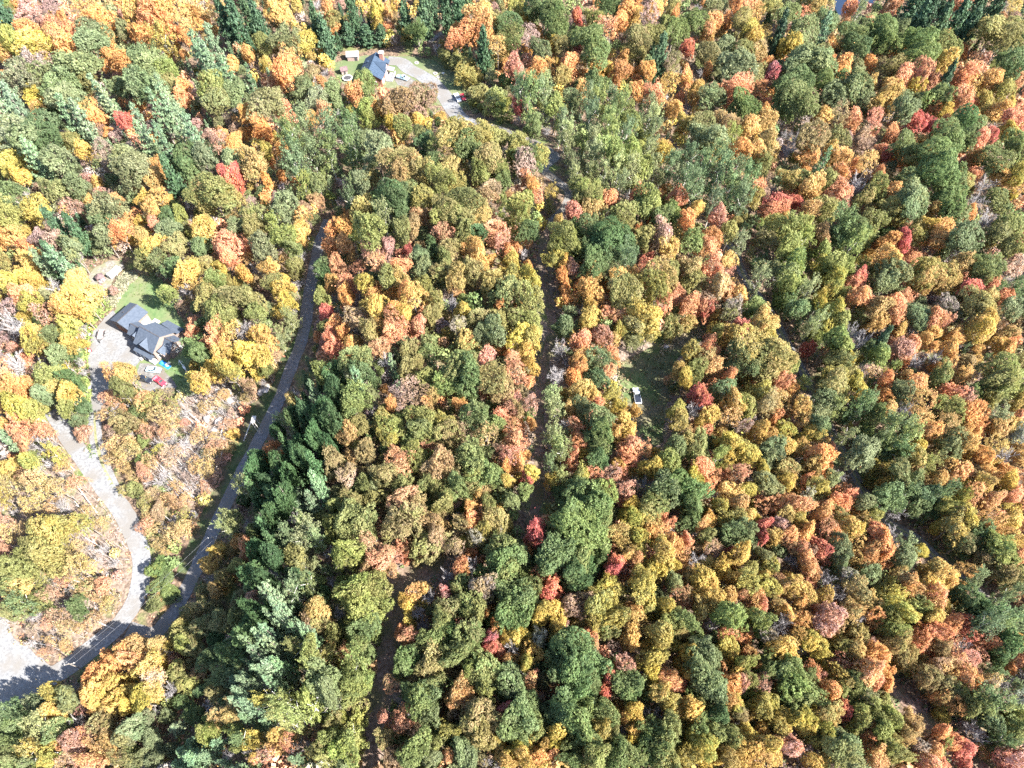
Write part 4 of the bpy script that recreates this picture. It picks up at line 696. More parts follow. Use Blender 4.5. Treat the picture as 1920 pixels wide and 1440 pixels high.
# -- garage in front of the connector: ridge runs across
garage = thing('garage', 'big garage with one plain slate gable roof at the upper left of the farmhouse', 'garage', HB, ang)
gx0, gx1, gr = -13.5, -6.3, -9.9
mb = MB()
mb.hexa([(gx0, -1.3, -1), (gx1, -1.3, -1), (gx1, -1.3, 4.1), (gr, -1.3, 5.5), (gx0, -1.3, 4.1)],
        [(gx0, 6.3, -1), (gx1, 6.3, -1), (gx1, 6.3, 4.1), (gr, 6.3, 5.5), (gx0, 6.3, 4.1)])
mb.build('wall', TW, garage)
mb = MB()
mb.slab([(gx0 - 0.4, -1.65, 4.2), (gr, -1.65, 5.75), (gr, 6.7, 5.75), (gx0 - 0.4, 6.7, 4.2)], 0.2)
mb.slab([(gr, -1.65, 5.75), (gx1 + 0.4, -1.65, 4.2), (gx1 + 0.4, 6.7, 4.2), (gr, 6.7, 5.75)], 0.2)
gro = mb.build('roof', S, garage)
MB().box(gr - 0.16, -1.65, 5.72, gr + 0.16, 6.7, 5.81).build('ridge_cap', M['dark_steel'], gro)
MB().box(-11.9, 2.2, 4.7, -11.5, 2.6, 5.35).build('roof_vent', M['dark_steel'], gro)
for k, dx in enumerate((-12.9, -9.5)):
    dd = MB()
    for j in range(4):
        dd.box(dx, -1.42, 0.0 + j * 0.62, dx + 2.7, -1.32, 0.58 + j * 0.62)
    dd.build('garage_door', M['log_wall'], garage)
window(garage, (-9.9, -1.3, 4.4), 0.8, 0.7, 'y', -1)
MB().box(-5.85, 4.6, -0.4, -3.6, 7.4, 0.35).build('concrete_pad', M['concrete'], garage)
MB().box(-6.24, 3.2, 0.0, -6.2, 5.9, 2.6).build('side_door', M['white_paint'], garage)

# -- blue roofed house at the top: local x = along the ridge away from us, local y = left
HA = Vector((-57.76, 279.47, 0))
HA.z = float(terrain(HA.x - 1, HA.y - 6))
ang2 = math.atan2(0.99158, 0.12948)
cabin = thing('log_house', 'brown log house with a blue metal roof at the head of the white drive', 'house', HA, ang2)
RB, LW = M['roof_blue'], M['log_wall']
mb = MB()
mb.hexa([(-12.6, -4.9, -1), (-12.6, 4.6, -1), (-12.6, 4.6, 4.0), (-12.6, 0, 6.8), (-12.6, -4.9, 4.0)],
        [(0.6, -4.9, -1), (0.6, 4.6, -1), (0.6, 4.6, 4.0), (0.6, 0, 6.8), (0.6, -4.9, 4.0)])
mb.build('wall', LW, cabin)
for j in range(8):        # log courses on the gable that faces us
    zz = 0.1 + j * 0.48
    MB().box(-12.72, -4.95, zz, -12.605, 4.65, zz + 0.36).build('log_course', LW, cabin)
cr = gable(cabin, 'roof', -12.9, 0.8, 5.1, -5.5, 3.9, 3.9, 0, 7.1, RB, over=0.3)
for k in range(12):       # standing seams
    xx = -12.6 + k * 1.18
    for sgn, ye in ((1, 5.1), (-1, -5.5)):
        sm = MB()
        sm.hexa([(xx - 0.03, 0.12 * sgn, 7.04), (xx + 0.03, 0.12 * sgn, 7.04), (xx + 0.03, ye, 3.9), (xx - 0.03, ye, 3.9)],
                [(xx - 0.03, 0.12 * sgn, 7.10), (xx + 0.03, 0.12 * sgn, 7.10), (xx + 0.03, ye, 3.96), (xx - 0.03, ye, 3.96)])
        sm.build('roof_seam', RB, cr)
mb = MB()                 # cross gable to the right
mb.slab([(-5.4, -0.4, 7.0), (-5.4, -5.9, 7.0), (-8.7, -5.9, 3.98)], 0.16)
mb.slab([(-5.4, -5.9, 7.0), (-5.4, -0.4, 7.0), (-2.1, -5.9, 3.98)], 0.16)
mb.build('cross_gable_roof', RB, cabin)
mb = MB()
mb.hexa([(-8.2, -5.35, -1), (-2.6, -5.35, -1), (-2.6, -5.35, 4.0), (-5.4, -5.35, 6.6), (-8.2, -5.35, 4.0)],
        [(-8.2, -4.92, -1), (-2.6, -4.92, -1), (-2.6, -4.92, 4.0), (-5.4, -4.92, 6.6), (-8.2, -4.92, 4.0)])
mb.build('cross_gable_wall', M['pink_plank'], cabin)
for wx in (-7.0, -3.9):
    window(cabin, (wx, -5.35, 2.0), 1.0, 1.4, 'y', -1)
window(cabin, (-5.4, -5.35, 5.0), 1.2, 1.0, 'y', -1)
window(cabin, (-12.72, -2.2, 2.0), 1.1, 1.2, 'x', -1)
window(cabin, (-12.72, 2.0, 2.0), 1.1, 1.2, 'x', -1)
window(cabin, (-12.6, 0, 5.0), 0.9, 0.9, 'x', -1)
window(cabin, (-10.6, -4.9, 1.9), 1.1, 1.2, 'y', -1)
dd = MB().box(-9.9, -4.97, 0, -8.95, -4.9, 2.1).build('door', M['white_paint'], cabin)
MB().box(-9.15, -5.02, 1.0, -9.08, -4.97, 1.15).build('handle', M['rim'], dd)
ch = MB().box(-1.6, -3.6, 4.2, -0.1, -2.0, 8.3).build('chimney', M['brick'], cabin)
MB().box(-1.75, -3.75, 8.3, 0.05, -1.85, 8.55).build('chimney_cap', M['white_paint'], ch)
MB().tube((-0.85, -2.8, 8.5), (-0.85, -2.8, 9.0), 0.2).build('flue', M['dark_steel'], ch)
for (vx, vz) in ((-4.2, 5.6), (-9.6, 5.6)):
    MB().box(vx - 0.35, 2.0, vz - 0.5, vx + 0.35, 2.7, vz + 0.55).build('roof_vent', RB, cr)
dk = MB().box(-8.6, -8.4, 0.3, -2.4, -5.37, 0.5).build('deck', M['deck'], cabin)
for k in range(4):
    MB().box(-8.55 + k * 2.0, -8.36, -1, -8.43 + k * 2.0, -8.24, 1.45).build('deck_post', M['white_paint'], dk)
MB().box(-8.6, -8.36, 1.32, -2.4, -8.26, 1.42).build('railing', M['white_paint'], dk)
MB().slab([(-4.9, -8.3, 2.9), (-2.3, -8.3, 2.9), (-2.3, -5.4, 3.3), (-4.9, -5.4, 3.3)], 0.1).build('deck_roof', M['deck'], cabin)

# -- sheds, gazebo, trampoline
p = gp(663, 111)
shed = thing('shed', 'small plank shed with a pale metal roof left of the blue-roofed log house', 'shed', p, math.radians(3))
mb = MB()
mb.box(-2.3, -1.5, -0.5, 2.3, 1.5, 2.3)
mb.build('wall', M['pink_plank'], shed)
mb = MB()
mb.slab([(-2.7, -1.9, 2.35), (2.7, -1.9, 2.35), (2.7, 0.5, 3.5), (-2.7, 0.5, 3.5)], 0.12)
mb.slab([(-2.7, 0.5, 3.5), (2.7, 0.5, 3.5), (2.7, 1.9, 2.6), (-2.7, 1.9, 2.6)], 0.12)
mb.build('roof', M['metal_roof'], shed)
MB().box(0.7, -1.56, 0, 1.9, -1.5, 1.95).build('door_opening', M['dark_steel'], shed)  # dark panel on the wall paints the shade inside the open doorway
for k in range(9):
    MB().box(-2.3 + k * 0.32, -1.57, 0, -2.3 + k * 0.32 + 0.28, -1.505, 2.25).build('plank', M['pink_plank'], shed)

p = gp(646, 137)
hut = thing('play_hut', 'little dark-roofed hut half hidden by orange leaves left of the blue-roofed house', 'hut', p, math.radians(20))
MB().box(-1.3, -1.2, -0.4, 1.3, 1.2, 2.0).build('wall', M['pink_plank'], hut)
mb = MB()
mb.slab([(-1.6, -1.6, 1.9), (1.6, -1.6, 1.9), (1.6, 0, 3.1), (-1.6, 0, 3.1)], 0.1)
mb.slab([(-1.6, 0, 3.1), (1.6, 0, 3.1), (1.6, 1.6, 1.9), (-1.6, 1.6, 1.9)], 0.1)
mb.build('roof', M['dark_roof'], hut)
MB().box(-0.4, -1.26, 0, 0.4, -1.2, 1.6).build('door', M['dark_steel'], hut)

p = gp(652, 149)
tr = thing('trampoline', 'round dark trampoline with a pale rim on the grass left of the log house', 'trampoline', p)
MB().lathe((0, 0, 0), [(1.75, 0.78), (1.75, 0.82)], 20).build('jump_mat', M['dark_steel'], tr)
mb = MB()
for i in range(20):
    a0, a1 = 2 * math.pi * i / 20, 2 * math.pi * (i + 1) / 20
    mb.hexa([(1.76 * math.cos(a), 1.76 * math.sin(a), 0.78) for a in (a0, a1)] + [(2.1 * math.cos(a), 2.1 * math.sin(a), 0.78) for a in (a1, a0)],
            [(1.76 * math.cos(a), 1.76 * math.sin(a), 0.88) for a in (a0, a1)] + [(2.1 * math.cos(a), 2.1 * math.sin(a), 0.88) for a in (a1, a0)])
mb.build('rim_pad', M['white_paint'], tr)
for i in range(6):
    a = 2 * math.pi * i / 6
    MB().tube((1.9 * math.cos(a), 1.9 * math.sin(a), 0), (1.9 * math.cos(a), 1.9 * math.sin(a), 0.78), 0.04).build('leg', M['rim'], tr)

def pavilion(px, r, h, label, k=6, name='gazebo'):
    p = gp(*px)
    g = thing(name, label, 'gazebo', p, 0.3)
    mb = MB()
    for i in range(k):
        a0, a1 = 2 * math.pi * i / k, 2 * math.pi * (i + 1) / k
        mb.hexa([(r * math.cos(a0), r * math.sin(a0), h - 0.1), (r * math.cos(a1), r * math.sin(a1), h - 0.1), (0, 0, h + r * 0.7 - 0.1)],
                [(r * math.cos(a0), r * math.sin(a0), h), (r * math.cos(a1), r * math.sin(a1), h), (0, 0, h + r * 0.7)])
    mb.build('roof', M['dark_roof'], g)
    for i in range(k):
        a = 2 * math.pi * i / k
        MB().tube((0.9 * r * math.cos(a), 0.9 * r * math.sin(a), -0.3), (0.9 * r * math.cos(a), 0.9 * r * math.sin(a), h), 0.08).build('post', M['log_wall'], g)
    MB().lathe((0, 0, 0), [(0.93 * r, -0.2), (0.93 * r, 0.12)], k).build('floor', M['deck'], g)
    return g
pavilion((191, 525), 1.55, 1.9, 'dark brown hexagonal gazebo on the sandy patch above the farmhouse')
pavilion((189, 536), 0.7, 0.9, 'very small brown roofed stand just below the dark hexagonal gazebo', 4, 'roofed_stand')

# ---------------------------------------------------------------- vehicles
def wheel(parent, x, y, r=0.33, w=0.22):
    t = MB().lathe((x, y - w / 2, r), [(r * 0.55, 0), (r * 0.92, 0.0), (r, w * 0.2), (r, w * 0.8), (r * 0.92, w), (r * 0.55, w)], 14, 'Y').build('wheel', M['tyre'], parent)
    MB().lathe((x, y - w / 2 - 0.005, r), [(r * 0.56, 0), (r * 0.56, w + 0.01)], 10, 'Y').build('rim', M['rim'], t)
    return t

def car(name, label, cat, a, b2, paint, kind='sedan', L=4.5, W=1.8, width_mat=None):
    """vehicle standing between two survey pixels, nose at the second one"""
    pa, pb = gp(*a), gp(*b2)
    mid = (pa + pb) / 2
    yaw = math.atan2(pb.y - pa.y, pb.x - pa.x)
    root = thing(name, label, cat, mid, yaw)
    root.location.z = float(terrain(mid.x, mid.y)) + 0.11
    h = W / 2
    P = M[paint]
    l = L / 2
    prof = {'sedan': (0.78, 0.92, 1.42, -0.62, 0.30, -0.42, 0.12), 'suv': (0.88, 1.0, 1.70, -0.88, 0.30, -0.78, 0.10), 'pickup': (0.92, 1.05, 1.76, -0.10, 0.42, -0.04, 0.24)}[kind]
    zh, zb, zt, cb, cf, tb, tf = prof
    mb = MB()
    low = [(-l, -h * 0.96, 0.28), (l * 0.97, -h * 0.92, 0.28), (l * 0.97, h * 0.92, 0.28), (-l, h * 0.96, 0.28)]
    midr = [(-l * 1.0, -h, 0.62), (l, -h * 0.95, 0.60), (l, h * 0.95, 0.60), (-l, h, 0.62)]
    top = [(-l * 0.97, -h * 0.93, zb), (l * 0.93, -h * 0.84, zh), (l * 0.93, h * 0.84, zh), (-l * 0.97, h * 0.93, zb)]
    if kind == 'pickup':      # open bed behind the cab
        mb.hexa(low, midr)
        front = [(l * cb, -h, 0.62), (l, -h * 0.95, 0.60), (l, h * 0.95, 0.60), (l * cb, h, 0.62)]
        ftop = [(l * cb, -h * 0.95, zb), (l * 0.93, -h * 0.86, zh), (l * 0.93, h * 0.86, zh), (l * cb, h * 0.95, zb)]
        mb.hexa(front, ftop)
        for (x0, x1, y0, y1) in ((-l, l * cb, -h, -h + 0.1), (-l, l * cb, h - 0.1, h), (-l, -l + 0.1, -h + 0.1, h - 0.1)):
            mb.box(x0, y0, 0.621, x1, y1, zb)
    else:
        mb.hexa(low, midr)
        mb.hexa(midr, top)
    bd = mb.build('body', P, root, bevel=0.035)
    cabn = MB()
    base = [(l * cb, -h * 0.9, zb - 0.04), (l * cf, -h * 0.88, zb - 0.06), (l * cf, h * 0.88, zb - 0.06), (l * cb, h * 0.9, zb - 0.04)]
    roof = [(l * tb, -h * 0.72, zt), (l * tf, -h * 0.70, zt), (l * tf, h * 0.70, zt), (l * tb, h * 0.72, zt)]
    cabn.hexa(base, roof)
    gh = cabn.build('windows', M['glass'], root, bevel=0.02)
    rf = MB()
    rf.hexa([(q[0], q[1] * 1.03, zt - 0.02) for q in roof], [(q[0] * 0.98 - 0.0, q[1] * 0.9, zt + 0.06) for q in roof])
    rf.build('roof', P, root, bevel=0.02)
    for (i, j) in ((0, 0), (1, 1), (2, 2), (3, 3)):
        MB().tube(base[i], roof[j], 0.045, 0.04, 5).build('pillar', P, root)
    for s in (-1, 1):
        xm = l * (tb + tf) / 2
        MB().tube((xm, s * h * 0.9, zb - 0.04), (xm, s * h * 0.72, zt), 0.04, 0.04, 5).build('pillar', P, root)
    for s in (-1, 1):
        MB().box(l * 0.955, s * h * 0.62 - 0.18, 0.62, l * 1.005, s * h * 0.62 + 0.18, 0.76).build('headlight', M['lamp_glass'], root)
        MB().box(-l * 1.005, s * h * 0.75 - 0.12, 0.66, -l * 0.97, s * h * 0.75 + 0.12, 0.86).build('tail_light', M['tail_red'], root)
        MB().box(l * cf - 0.12, s * (h * 0.95) - 0.1, zb, l * cf + 0.05, s * (h * 0.95) + 0.1, zb + 0.14).build('mirror', P, root)
        for x in (-l * 0.62, l * 0.64):
            wheel(root, x, s * (h - 0.09), 0.36 if kind != 'sedan' else 0.32)
    MB().box(l * 0.96, -h * 0.8, 0.3, l * 1.03, h * 0.8, 0.48).build('front_bumper', M['dark_steel'], root)
    MB().box(-l * 1.03, -h * 0.8, 0.32, -l * 0.98, h * 0.8, 0.5).build('rear_bumper', M['dark_steel'], root)
    return root

car('parked_car', 'pale blue car parked on the pale patch nearest the blue tarp', 'car', (276, 694), (304, 697), 'paint_pale_blue', 'sedan', 4.6)
car('parked_car', 'black car parked left of the red one below the farmhouse', 'car', (266, 711), (285, 717), 'paint_black', 'suv', 4.2, 1.8)
car('parked_car', 'red pickup with a pinkish bed parked beside the black car on the lawn edge', 'pickup', (293, 711), (311, 724), 'paint_red', 'pickup', 4.6, 1.75)
car('parked_car', 'pale blue pickup beside the blue-roofed log house', 'pickup', (742, 145), (769, 152), 'paint_pale_blue', 'pickup', 5.4, 1.95)
pk = car('parked_car', 'pale pickup with a black bed cover alone in the shaded clearing', 'pickup', (1196, 757), (1191, 732), 'paint_white', 'pickup', 5.3, 1.9)
MB().box(-2.55, -0.84, 1.06, -0.15, 0.84, 1.1).build('bed_cover', M['paint_black'], pk)
car('parked_car', 'white pickup facing the woods at the bottom of the upper white drive', 'pickup', (854, 178), (863, 194), 'paint_white', 'pickup', 5.2, 1.9)
car('parked_car', 'small red car squeezed between the white pickup and the bushes', 'car', (864, 177), (873, 193), 'paint_red', 'sedan', 4.2, 1.7)

def trailer():
    pa, pb = gp(194, 617), gp(188, 642)
    mid = (pa + pb) / 2
    yaw = math.atan2(pb.y - pa.y, pb.x - pa.x)
    t = thing('flat_trailer', 'flat pinkish wooden trailer with dark fenders on the gravel yard', 'trailer', mid, yaw)
    t.location.z = float(terrain(mid.x, mid.y)) + 0.11
    for k in range(6):
        MB().box(-2.0, -0.9 + k * 0.3, 0.55, 1.7, -0.9 + k * 0.3 + 0.27, 0.63).build('plank', M['trailer_wood'], t)
    MB().box(-2.0, -0.9, 0.42, 1.7, 0.9, 0.545).build('chassis', M['dark_steel'], t)
    for s in (-1, 1):
        f = MB()
        f.slab([(-1.5, s * 1.0 - 0.14, 0.7), (-1.2, s * 1.0 - 0.14, 0.92), (-1.2, s * 1.0 + 0.2, 0.92), (-1.5, s * 1.0 + 0.2, 0.7)], 0.05)
        f.slab([(-1.2, s * 1.0 - 0.14, 0.92), (0.7, s * 1.0 - 0.14, 0.92), (0.7, s * 1.0 + 0.2, 0.92), (-1.2, s * 1.0 + 0.2, 0.92)], 0.05)
        f.slab([(0.7, s * 1.0 - 0.14, 0.92), (1.0, s * 1.0 - 0.14, 0.7), (1.0, s * 1.0 + 0.2, 0.7), (0.7, s * 1.0 + 0.2, 0.92)], 0.05)
        f.build('fender', M['dark_steel'], t)
        for x in (-0.75, 0.25):
            wheel(t, x, s * 1.05, 0.34)
    tg = MB()
    tg.tube((1.7, -0.7, 0.5), (3.0, 0, 0.48), 0.05)
    tg.tube((1.7, 0.7, 0.5), (3.0, 0, 0.48), 0.05)
    tg.build('tongue', M['dark_steel'], t)
    MB().lathe((2.9, -0.07, 0.2), [(0.2, 0), (0.2, 0.14)], 12, 'Y').build('jockey_wheel', M['tyre'], t)
    MB().box(2.5, -0.12, 0.5, 2.75, 0.12, 0.95).build('winch', M['dark_steel'], t)
trailer()

def covered_trailer():
    pa, pb = gp(208, 523), gp(225, 507)
    mid = (pa + pb) / 2
    yaw = math.atan2(pb.y - pa.y, pb.x - pa.x)
    t = thing('camper_trailer', 'long white closed trailer parked aslant beside the brown gazebo', 'trailer', mid, yaw)
    t.location.z = float(terrain(mid.x, mid.y)) + 0.08
    MB().box(-2.3, -0.95, 0.5, 2.3, 0.95, 1.9).build('body', M['white_paint'], t, bevel=0.08)
    mb = MB()
    mb.hexa([(-2.35, -1.0, 1.88), (2.35, -1.0, 1.88), (2.35, 1.0, 1.88), (-2.35, 1.0, 1.88)], [(-2.2, -0.45, 2.2), (2.2, -0.45, 2.2), (2.2, 0.45, 2.2), (-2.2, 0.45, 2.2)])
    mb.build('roof', M['cream'], t, bevel=0.05)
    MB().box(0.2, -1.0, 0.7, 0.95, -0.95, 1.75).build('door', M['cream'], t)
    MB().box(-1.4, -1.0, 1.15, -0.5, -0.95, 1.6).build('window', M['glass'], t)
    for s in (-1, 1):
        wheel(t, 0.0, s * 0.95, 0.34)
    mb = MB()
    mb.tube((2.3, -0.5, 0.5), (3.4, 0, 0.45), 0.05)
    mb.tube((2.3, 0.5, 0.5), (3.4, 0, 0.45), 0.05)
    mb.tube((3.3, 0, 0), (3.3, 0, 0.5), 0.06)
    mb.build('tongue', M['dark_steel'], t)
covered_trailer()

p = gp(169, 658)
g = thing('ride_on_mower', 'tiny red ride-on mower at the left rim of the gravel yard', 'mower', p, 2.2)
g.location.z += 0.1
MB().hexa([(0.0, -0.38, 0.35), (0.95, -0.33, 0.35), (0.95, 0.33, 0.35), (0.0, 0.38, 0.35)], [(0.05, -0.33, 0.85), (0.85, -0.25, 0.72), (0.85, 0.25, 0.72), (0.05, 0.33, 0.85)]).build('hood', M['paint_red'], g, bevel=0.04)
MB().box(-0.85, -0.45, 0.3, 0.0, 0.45, 0.5).build('frame', M['paint_red'], g)
MB().box(-0.7, -0.25, 0.5, -0.2, 0.25, 0.68).box(-0.78, -0.25, 0.5, -0.66, 0.25, 1.05).build('seat', M['white_paint'], g)
MB().tube((0.0, 0, 0.8), (-0.15, 0, 1.05), 0.03).lathe((-0.15, 0, 1.05), [(0.2, 0), (0.2, 0.03)], 10).build('steering_wheel', M['dark_steel'], g)
for s in (-1, 1):
    wheel(g, -0.55, s * 0.5, 0.3, 0.24)
    wheel(g, 0.65, s * 0.42, 0.2, 0.16)

# blue tarp over a long heap
p = gp(310, 684)
t = MB()
rr = random.Random(4)
nx, ny = 14, 7
grid = [[(-2.1 + 4.2 * i / nx, -0.8 + 1.6 * j / ny, max(0.03, 0.55 * (1 - (2 * j / ny - 1) ** 2) * (0.55 + 0.45 * math.sin(i * 0.9)) * (1 if 0 < i < nx else 0.05) + rr.uniform(-0.06, 0.06))) for j in range(ny + 1)] for i in range(nx + 1)]
for i in range(nx):
    for j in range(ny):
        t.quad(grid[i][j], grid[i + 1][j], grid[i + 1][j + 1], grid[i][j + 1])
o = t.build('tarp', M['blue_tarp'])
o.location = p + Vector((0, 0, 0.05))
o.rotation_euler = (0, 0, math.radians(-33))
tag(o, 'bright blue tarp over a low heap at the lower right corner of the farmhouse', 'tarp')

# white swing frame on the lawn
pa, pb = gp(340, 682), gp(353, 700)
mid = (pa + pb) / 2
sw = thing('garden_swing', 'white garden swing with a long top bar at the right edge of the lawn', 'swing', mid, math.atan2(pb.y - pa.y, pb.x - pa.x))
sl = (pb - pa).length / 2
MB().tube((-sl, 0, 1.9), (sl, 0, 1.9), 0.09).build('top_bar', M['white_paint'], sw)
for s in (-1, 1):
    MB().tube((s * sl, 0, 1.9), (s * sl, 0.8, -0.1), 0.06).tube((s * sl, 0, 1.9), (s * sl, -0.8, -0.1), 0.06).build('side_frame', M['white_paint'], sw)
MB().box(-0.7, -0.3, 0.55, 0.7, 0.3, 0.62).box(-0.7, 0.25, 0.62, 0.7, 0.33, 1.1).build('seat', M['white_paint'], sw)
for s in (-1, 1):
    MB().tube((s * 0.65, 0, 0.6), (s * 0.65, 0, 1.9), 0.02, 0.02, 4).build('chain', M['rim'], sw)

# fire ring and chairs on the dry lawn, pale crates by the farmhouse
def fire_ring(px, r, label):
    g = thing('fire_ring', label, 'fire pit', gp(*px))
    for i in range(9):
        a = 2 * math.pi * i / 9
        MB().lathe((r * math.cos(a), r * math.sin(a), 0), [(0.26, -0.1), (0.3, 0.12), (0.18, 0.34)], 6).build('stone', M['rock'], g)
    MB().lathe((0, 0, 0), [(r * 0.92, -0.05), (r * 0.85, 0.09)], 12).build('ash_bed', M['dark_steel'], g)
fire_ring((816, 138), 0.75, 'upper dark fire ring on the dry lawn')
fire_ring((822, 145), 0.6, 'lower dark fire ring on the dry lawn')
fire_ring((781, 118), 0.7, 'dark fire ring alone near the top of the dry lawn')
g = thing('lawn_chair', 'white lawn chair facing the two fire rings', 'chair', gp(831, 139), 2.6)
MB().box(-0.5, -0.5, 0.42, 0.5, 0.5, 0.5).build('seat', M['white_paint'], g)
MB().slab([(-0.5, 0.4, 0.5), (0.5, 0.4, 0.5), (0.5, 0.75, 1.25), (-0.5, 0.75, 1.25)], 0.06).build('backrest', M['white_paint'], g)
for sx in (-0.45, 0.45):
    for sy in (-0.42, 0.45):
        MB().box(sx - 0.04, sy - 0.04, 0, sx + 0.04, sy + 0.04, 0.42).build('leg', M['white_paint'], g)
for (u, v, a, lab) in ((291, 676, 0.3, 'pale plank crate at the lower right end of the porch'), (316, 684, 1.0, 'small pale crate touching the blue tarp'), (268, 673, 0.8, 'pale crate on the grass under the left half of the porch'), (279, 604, 0.5, 'pale crate on the lawn behind the farmhouse roof')):
    p = gp(u, v)
    g = thing('crate', lab, 'crate', p, a, 'pale crates round the farmhouse')
    MB().box(-0.7, -0.5, 0.1, 0.7, 0.5, 0.55).build('box', M['pink_plank'], g)
    for k in range(4):
        MB().box(-0.72, -0.5 + k * 0.26, 0.551, 0.72, -0.5 + k * 0.26 + 0.2, 0.6).build('slat', M['cream'], g)

# ---------------------------------------------------------------- rocks
def rock_mesh(seed, flat=0.6):
    r = random.Random(seed)
    bm = bmesh.new()
    bmesh.ops.create_icosphere(bm, subdivisions=2, radius=1)
    ph = [r.uniform(0, 6) for _ in range(6)]
    for v in bm.verts:
        n = v.co.copy()
        k = 1 + 0.22 * math.sin(3 * n.x + ph[0]) * math.cos(2.6 * n.y + ph[1]) + 0.16 * math.sin(5 * n.z + ph[2] + 3 * n.x) + r.uniform(-0.07, 0.07)
        v.co = Vector((n.x * k, n.y * k * 0.8, n.z * k * flat))
    me = bpy.data.meshes.new('rock')
    bm.to_mesh(me)
    bm.free()
    me.materials.append(M['rock'])
    return me
ROCKS = [rock_mesh(k) for k in range(5)]
rocks = [(418, 740, 2.6, 'pale ledge rock at the top of the bare bank, largest'), (404, 752, 1.9, 'pale ledge rock just below the largest one on the bare bank'), (432, 752, 1.6, 'ledge rock right of the largest pale one, beside the dark shadow'),
         (496, 730, 1.7, 'pale rock half out of the shadow near the forest road'), (488, 738, 1.1, 'smaller pale rock below left of the one beside the forest road'), (398, 768, 1.5, 'upper pale rock in the middle of the bare bank'), (388, 786, 1.2, 'middle pale rock on the bare bank'),
         (376, 800, 1.4, 'pale rock at the left foot of the bare bank'), (410, 790, 1.2, 'pale rock above the lowest on the bare bank'), (402, 806, 1.0, 'lowest pale rock on the bare bank'), (168, 627, 0.55, 'pale boulder at the upper left rim of the gravel yard'), (165, 641, 0.5, 'pale boulder on the yard rim above the red mower'),
         (159, 694, 0.6, 'pale boulder in the brush left of the yard'), (168, 727, 0.6, 'pale boulder below left of the yard where the driveway starts'), (1248, 650, 1.0, 'pale stone at the top of the shaded clearing'), (969, 255, 1.5, 'pale boulder beside the grey track, upper'), (963, 261, 1.1, 'pale boulder beside the grey track, lower'),
         (305, 728, 0.45, 'small pale stone on the grass below the red pickup'), (600, 690, 0.6, 'pale stone at the wood edge right of the forest road'), (162, 845, 0.9, 'pale rock in the green between gravel road and driveway')]
for i, (u, v, s, lab) in enumerate(rocks):
    o = bpy.data.objects.new('rock', ROCKS[i % 5])
    col.objects.link(o)
    p = gp(u, v)
    o.location = p + Vector((0, 0, 0.15 * s))
    o.scale = (s, s, s)
    o.rotation_euler = (0, 0, i * 1.3)
    tag(o, lab, 'rock', 'pale rocks and boulders')

# ---------------------------------------------------------------- poles and wires
def utility_pole(px, h, label, yaw=0.9):
    p = gp(*px, h)
    p.z -= h
    t = thing('utility_pole', label, 'utility pole', p, yaw, 'utility poles along the roads')
    MB().tube((0, 0, -0.5), (0, 0, h), 0.17, 0.11, 8).build('post', M['pole_wood'], t)
    a = MB().box(-1.2, -0.07, h - 0.7, 1.2, 0.07, h - 0.55).build('crossarm', M['pole_wood'], t)
    for x in (-1.05, 0, 1.05):
        MB().lathe((x, 0, h - 0.55), [(0.05, 0), (0.09, 0.1), (0.05, 0.25)], 8).build('insulator', M['white_paint'], a)
    return p
POLE_H = 10.0
poles = [utility_pole((128, 1244), POLE_H, 'utility pole at the edge of the gravel junction', 0.2),
         utility_pole((397, 1006), POLE_H, 'utility pole in the dark shade beside the forest road', 0.2)]
def span(a, b2, sag, r, label, dx=0.0, name='power_line'):
    mb = MB()
    prev = None
    for i in range(17):
        t = i / 16
        q = Vector(a).lerp(Vector(b2), t) + Vector((dx, 0, -4 * sag * t * (1 - t)))
        if prev is not None:
            mb.tube(prev, q, r, r, 4)
        prev = q
    return tag(mb.build(name, M['wire']), label, 'wire', 'overhead wires')
off = [(-1.05, 'left'), (1.05, 'right')]
for (dx, w) in off:
    for (i, j, txt) in ((0, 1, 'above the gravel road from the junction to the shaded pole'),):
        a, b2 = poles[i].copy(), poles[j].copy()
        a.z += POLE_H - 0.3
        b2.z += POLE_H - 0.3
        span(a, b2, 1.0, 0.013, f'thin {w} power line {txt}', dx)
a = Vector(HB) + Matrix.Rotation(ang, 3, 'Z') @ Vector((10.7, -1.2, 3.2))
b2 = gp(352, 655, 8.0)
span(a, b2, 0.3, 0.035, 'service cable from the lower right corner of the farmhouse', 0, 'service_cable')

# leaning pole with a platform, in the shade
base, top = gp(456, 827), gp(471, 790, 5.2)
lp = thing('leaning_pole', 'grey leaning pole with a boxy platform on top in the shade by the forest road', 'pole', base)
v = top - base
MB().tube((0, 0, -0.3), v, 0.2, 0.16, 8).build('post', M['dead_log'], lp)
pf = MB().box(v.x - 0.1, v.y - 0.6, v.z - 0.1, v.x + 1.1, v.y + 1.8, v.z + 0.05).build('platform', M['dead_log'], lp)
MB().tube((v.x + 0.3, v.y - 0.5, v.z), (v.x + 1.4, v.y - 1.6, 0.5), 0.07).tube((v.x + 1.0, v.y - 0.5, v.z), (v.x + 2.2, v.y - 1.2, 0.3), 0.07).tube((v.x + 0.6, v.y + 1.5, v.z), (v.x + 1.2, v.y + 1.2, 0.2), 0.07).build('brace', M['dead_log'], lp)

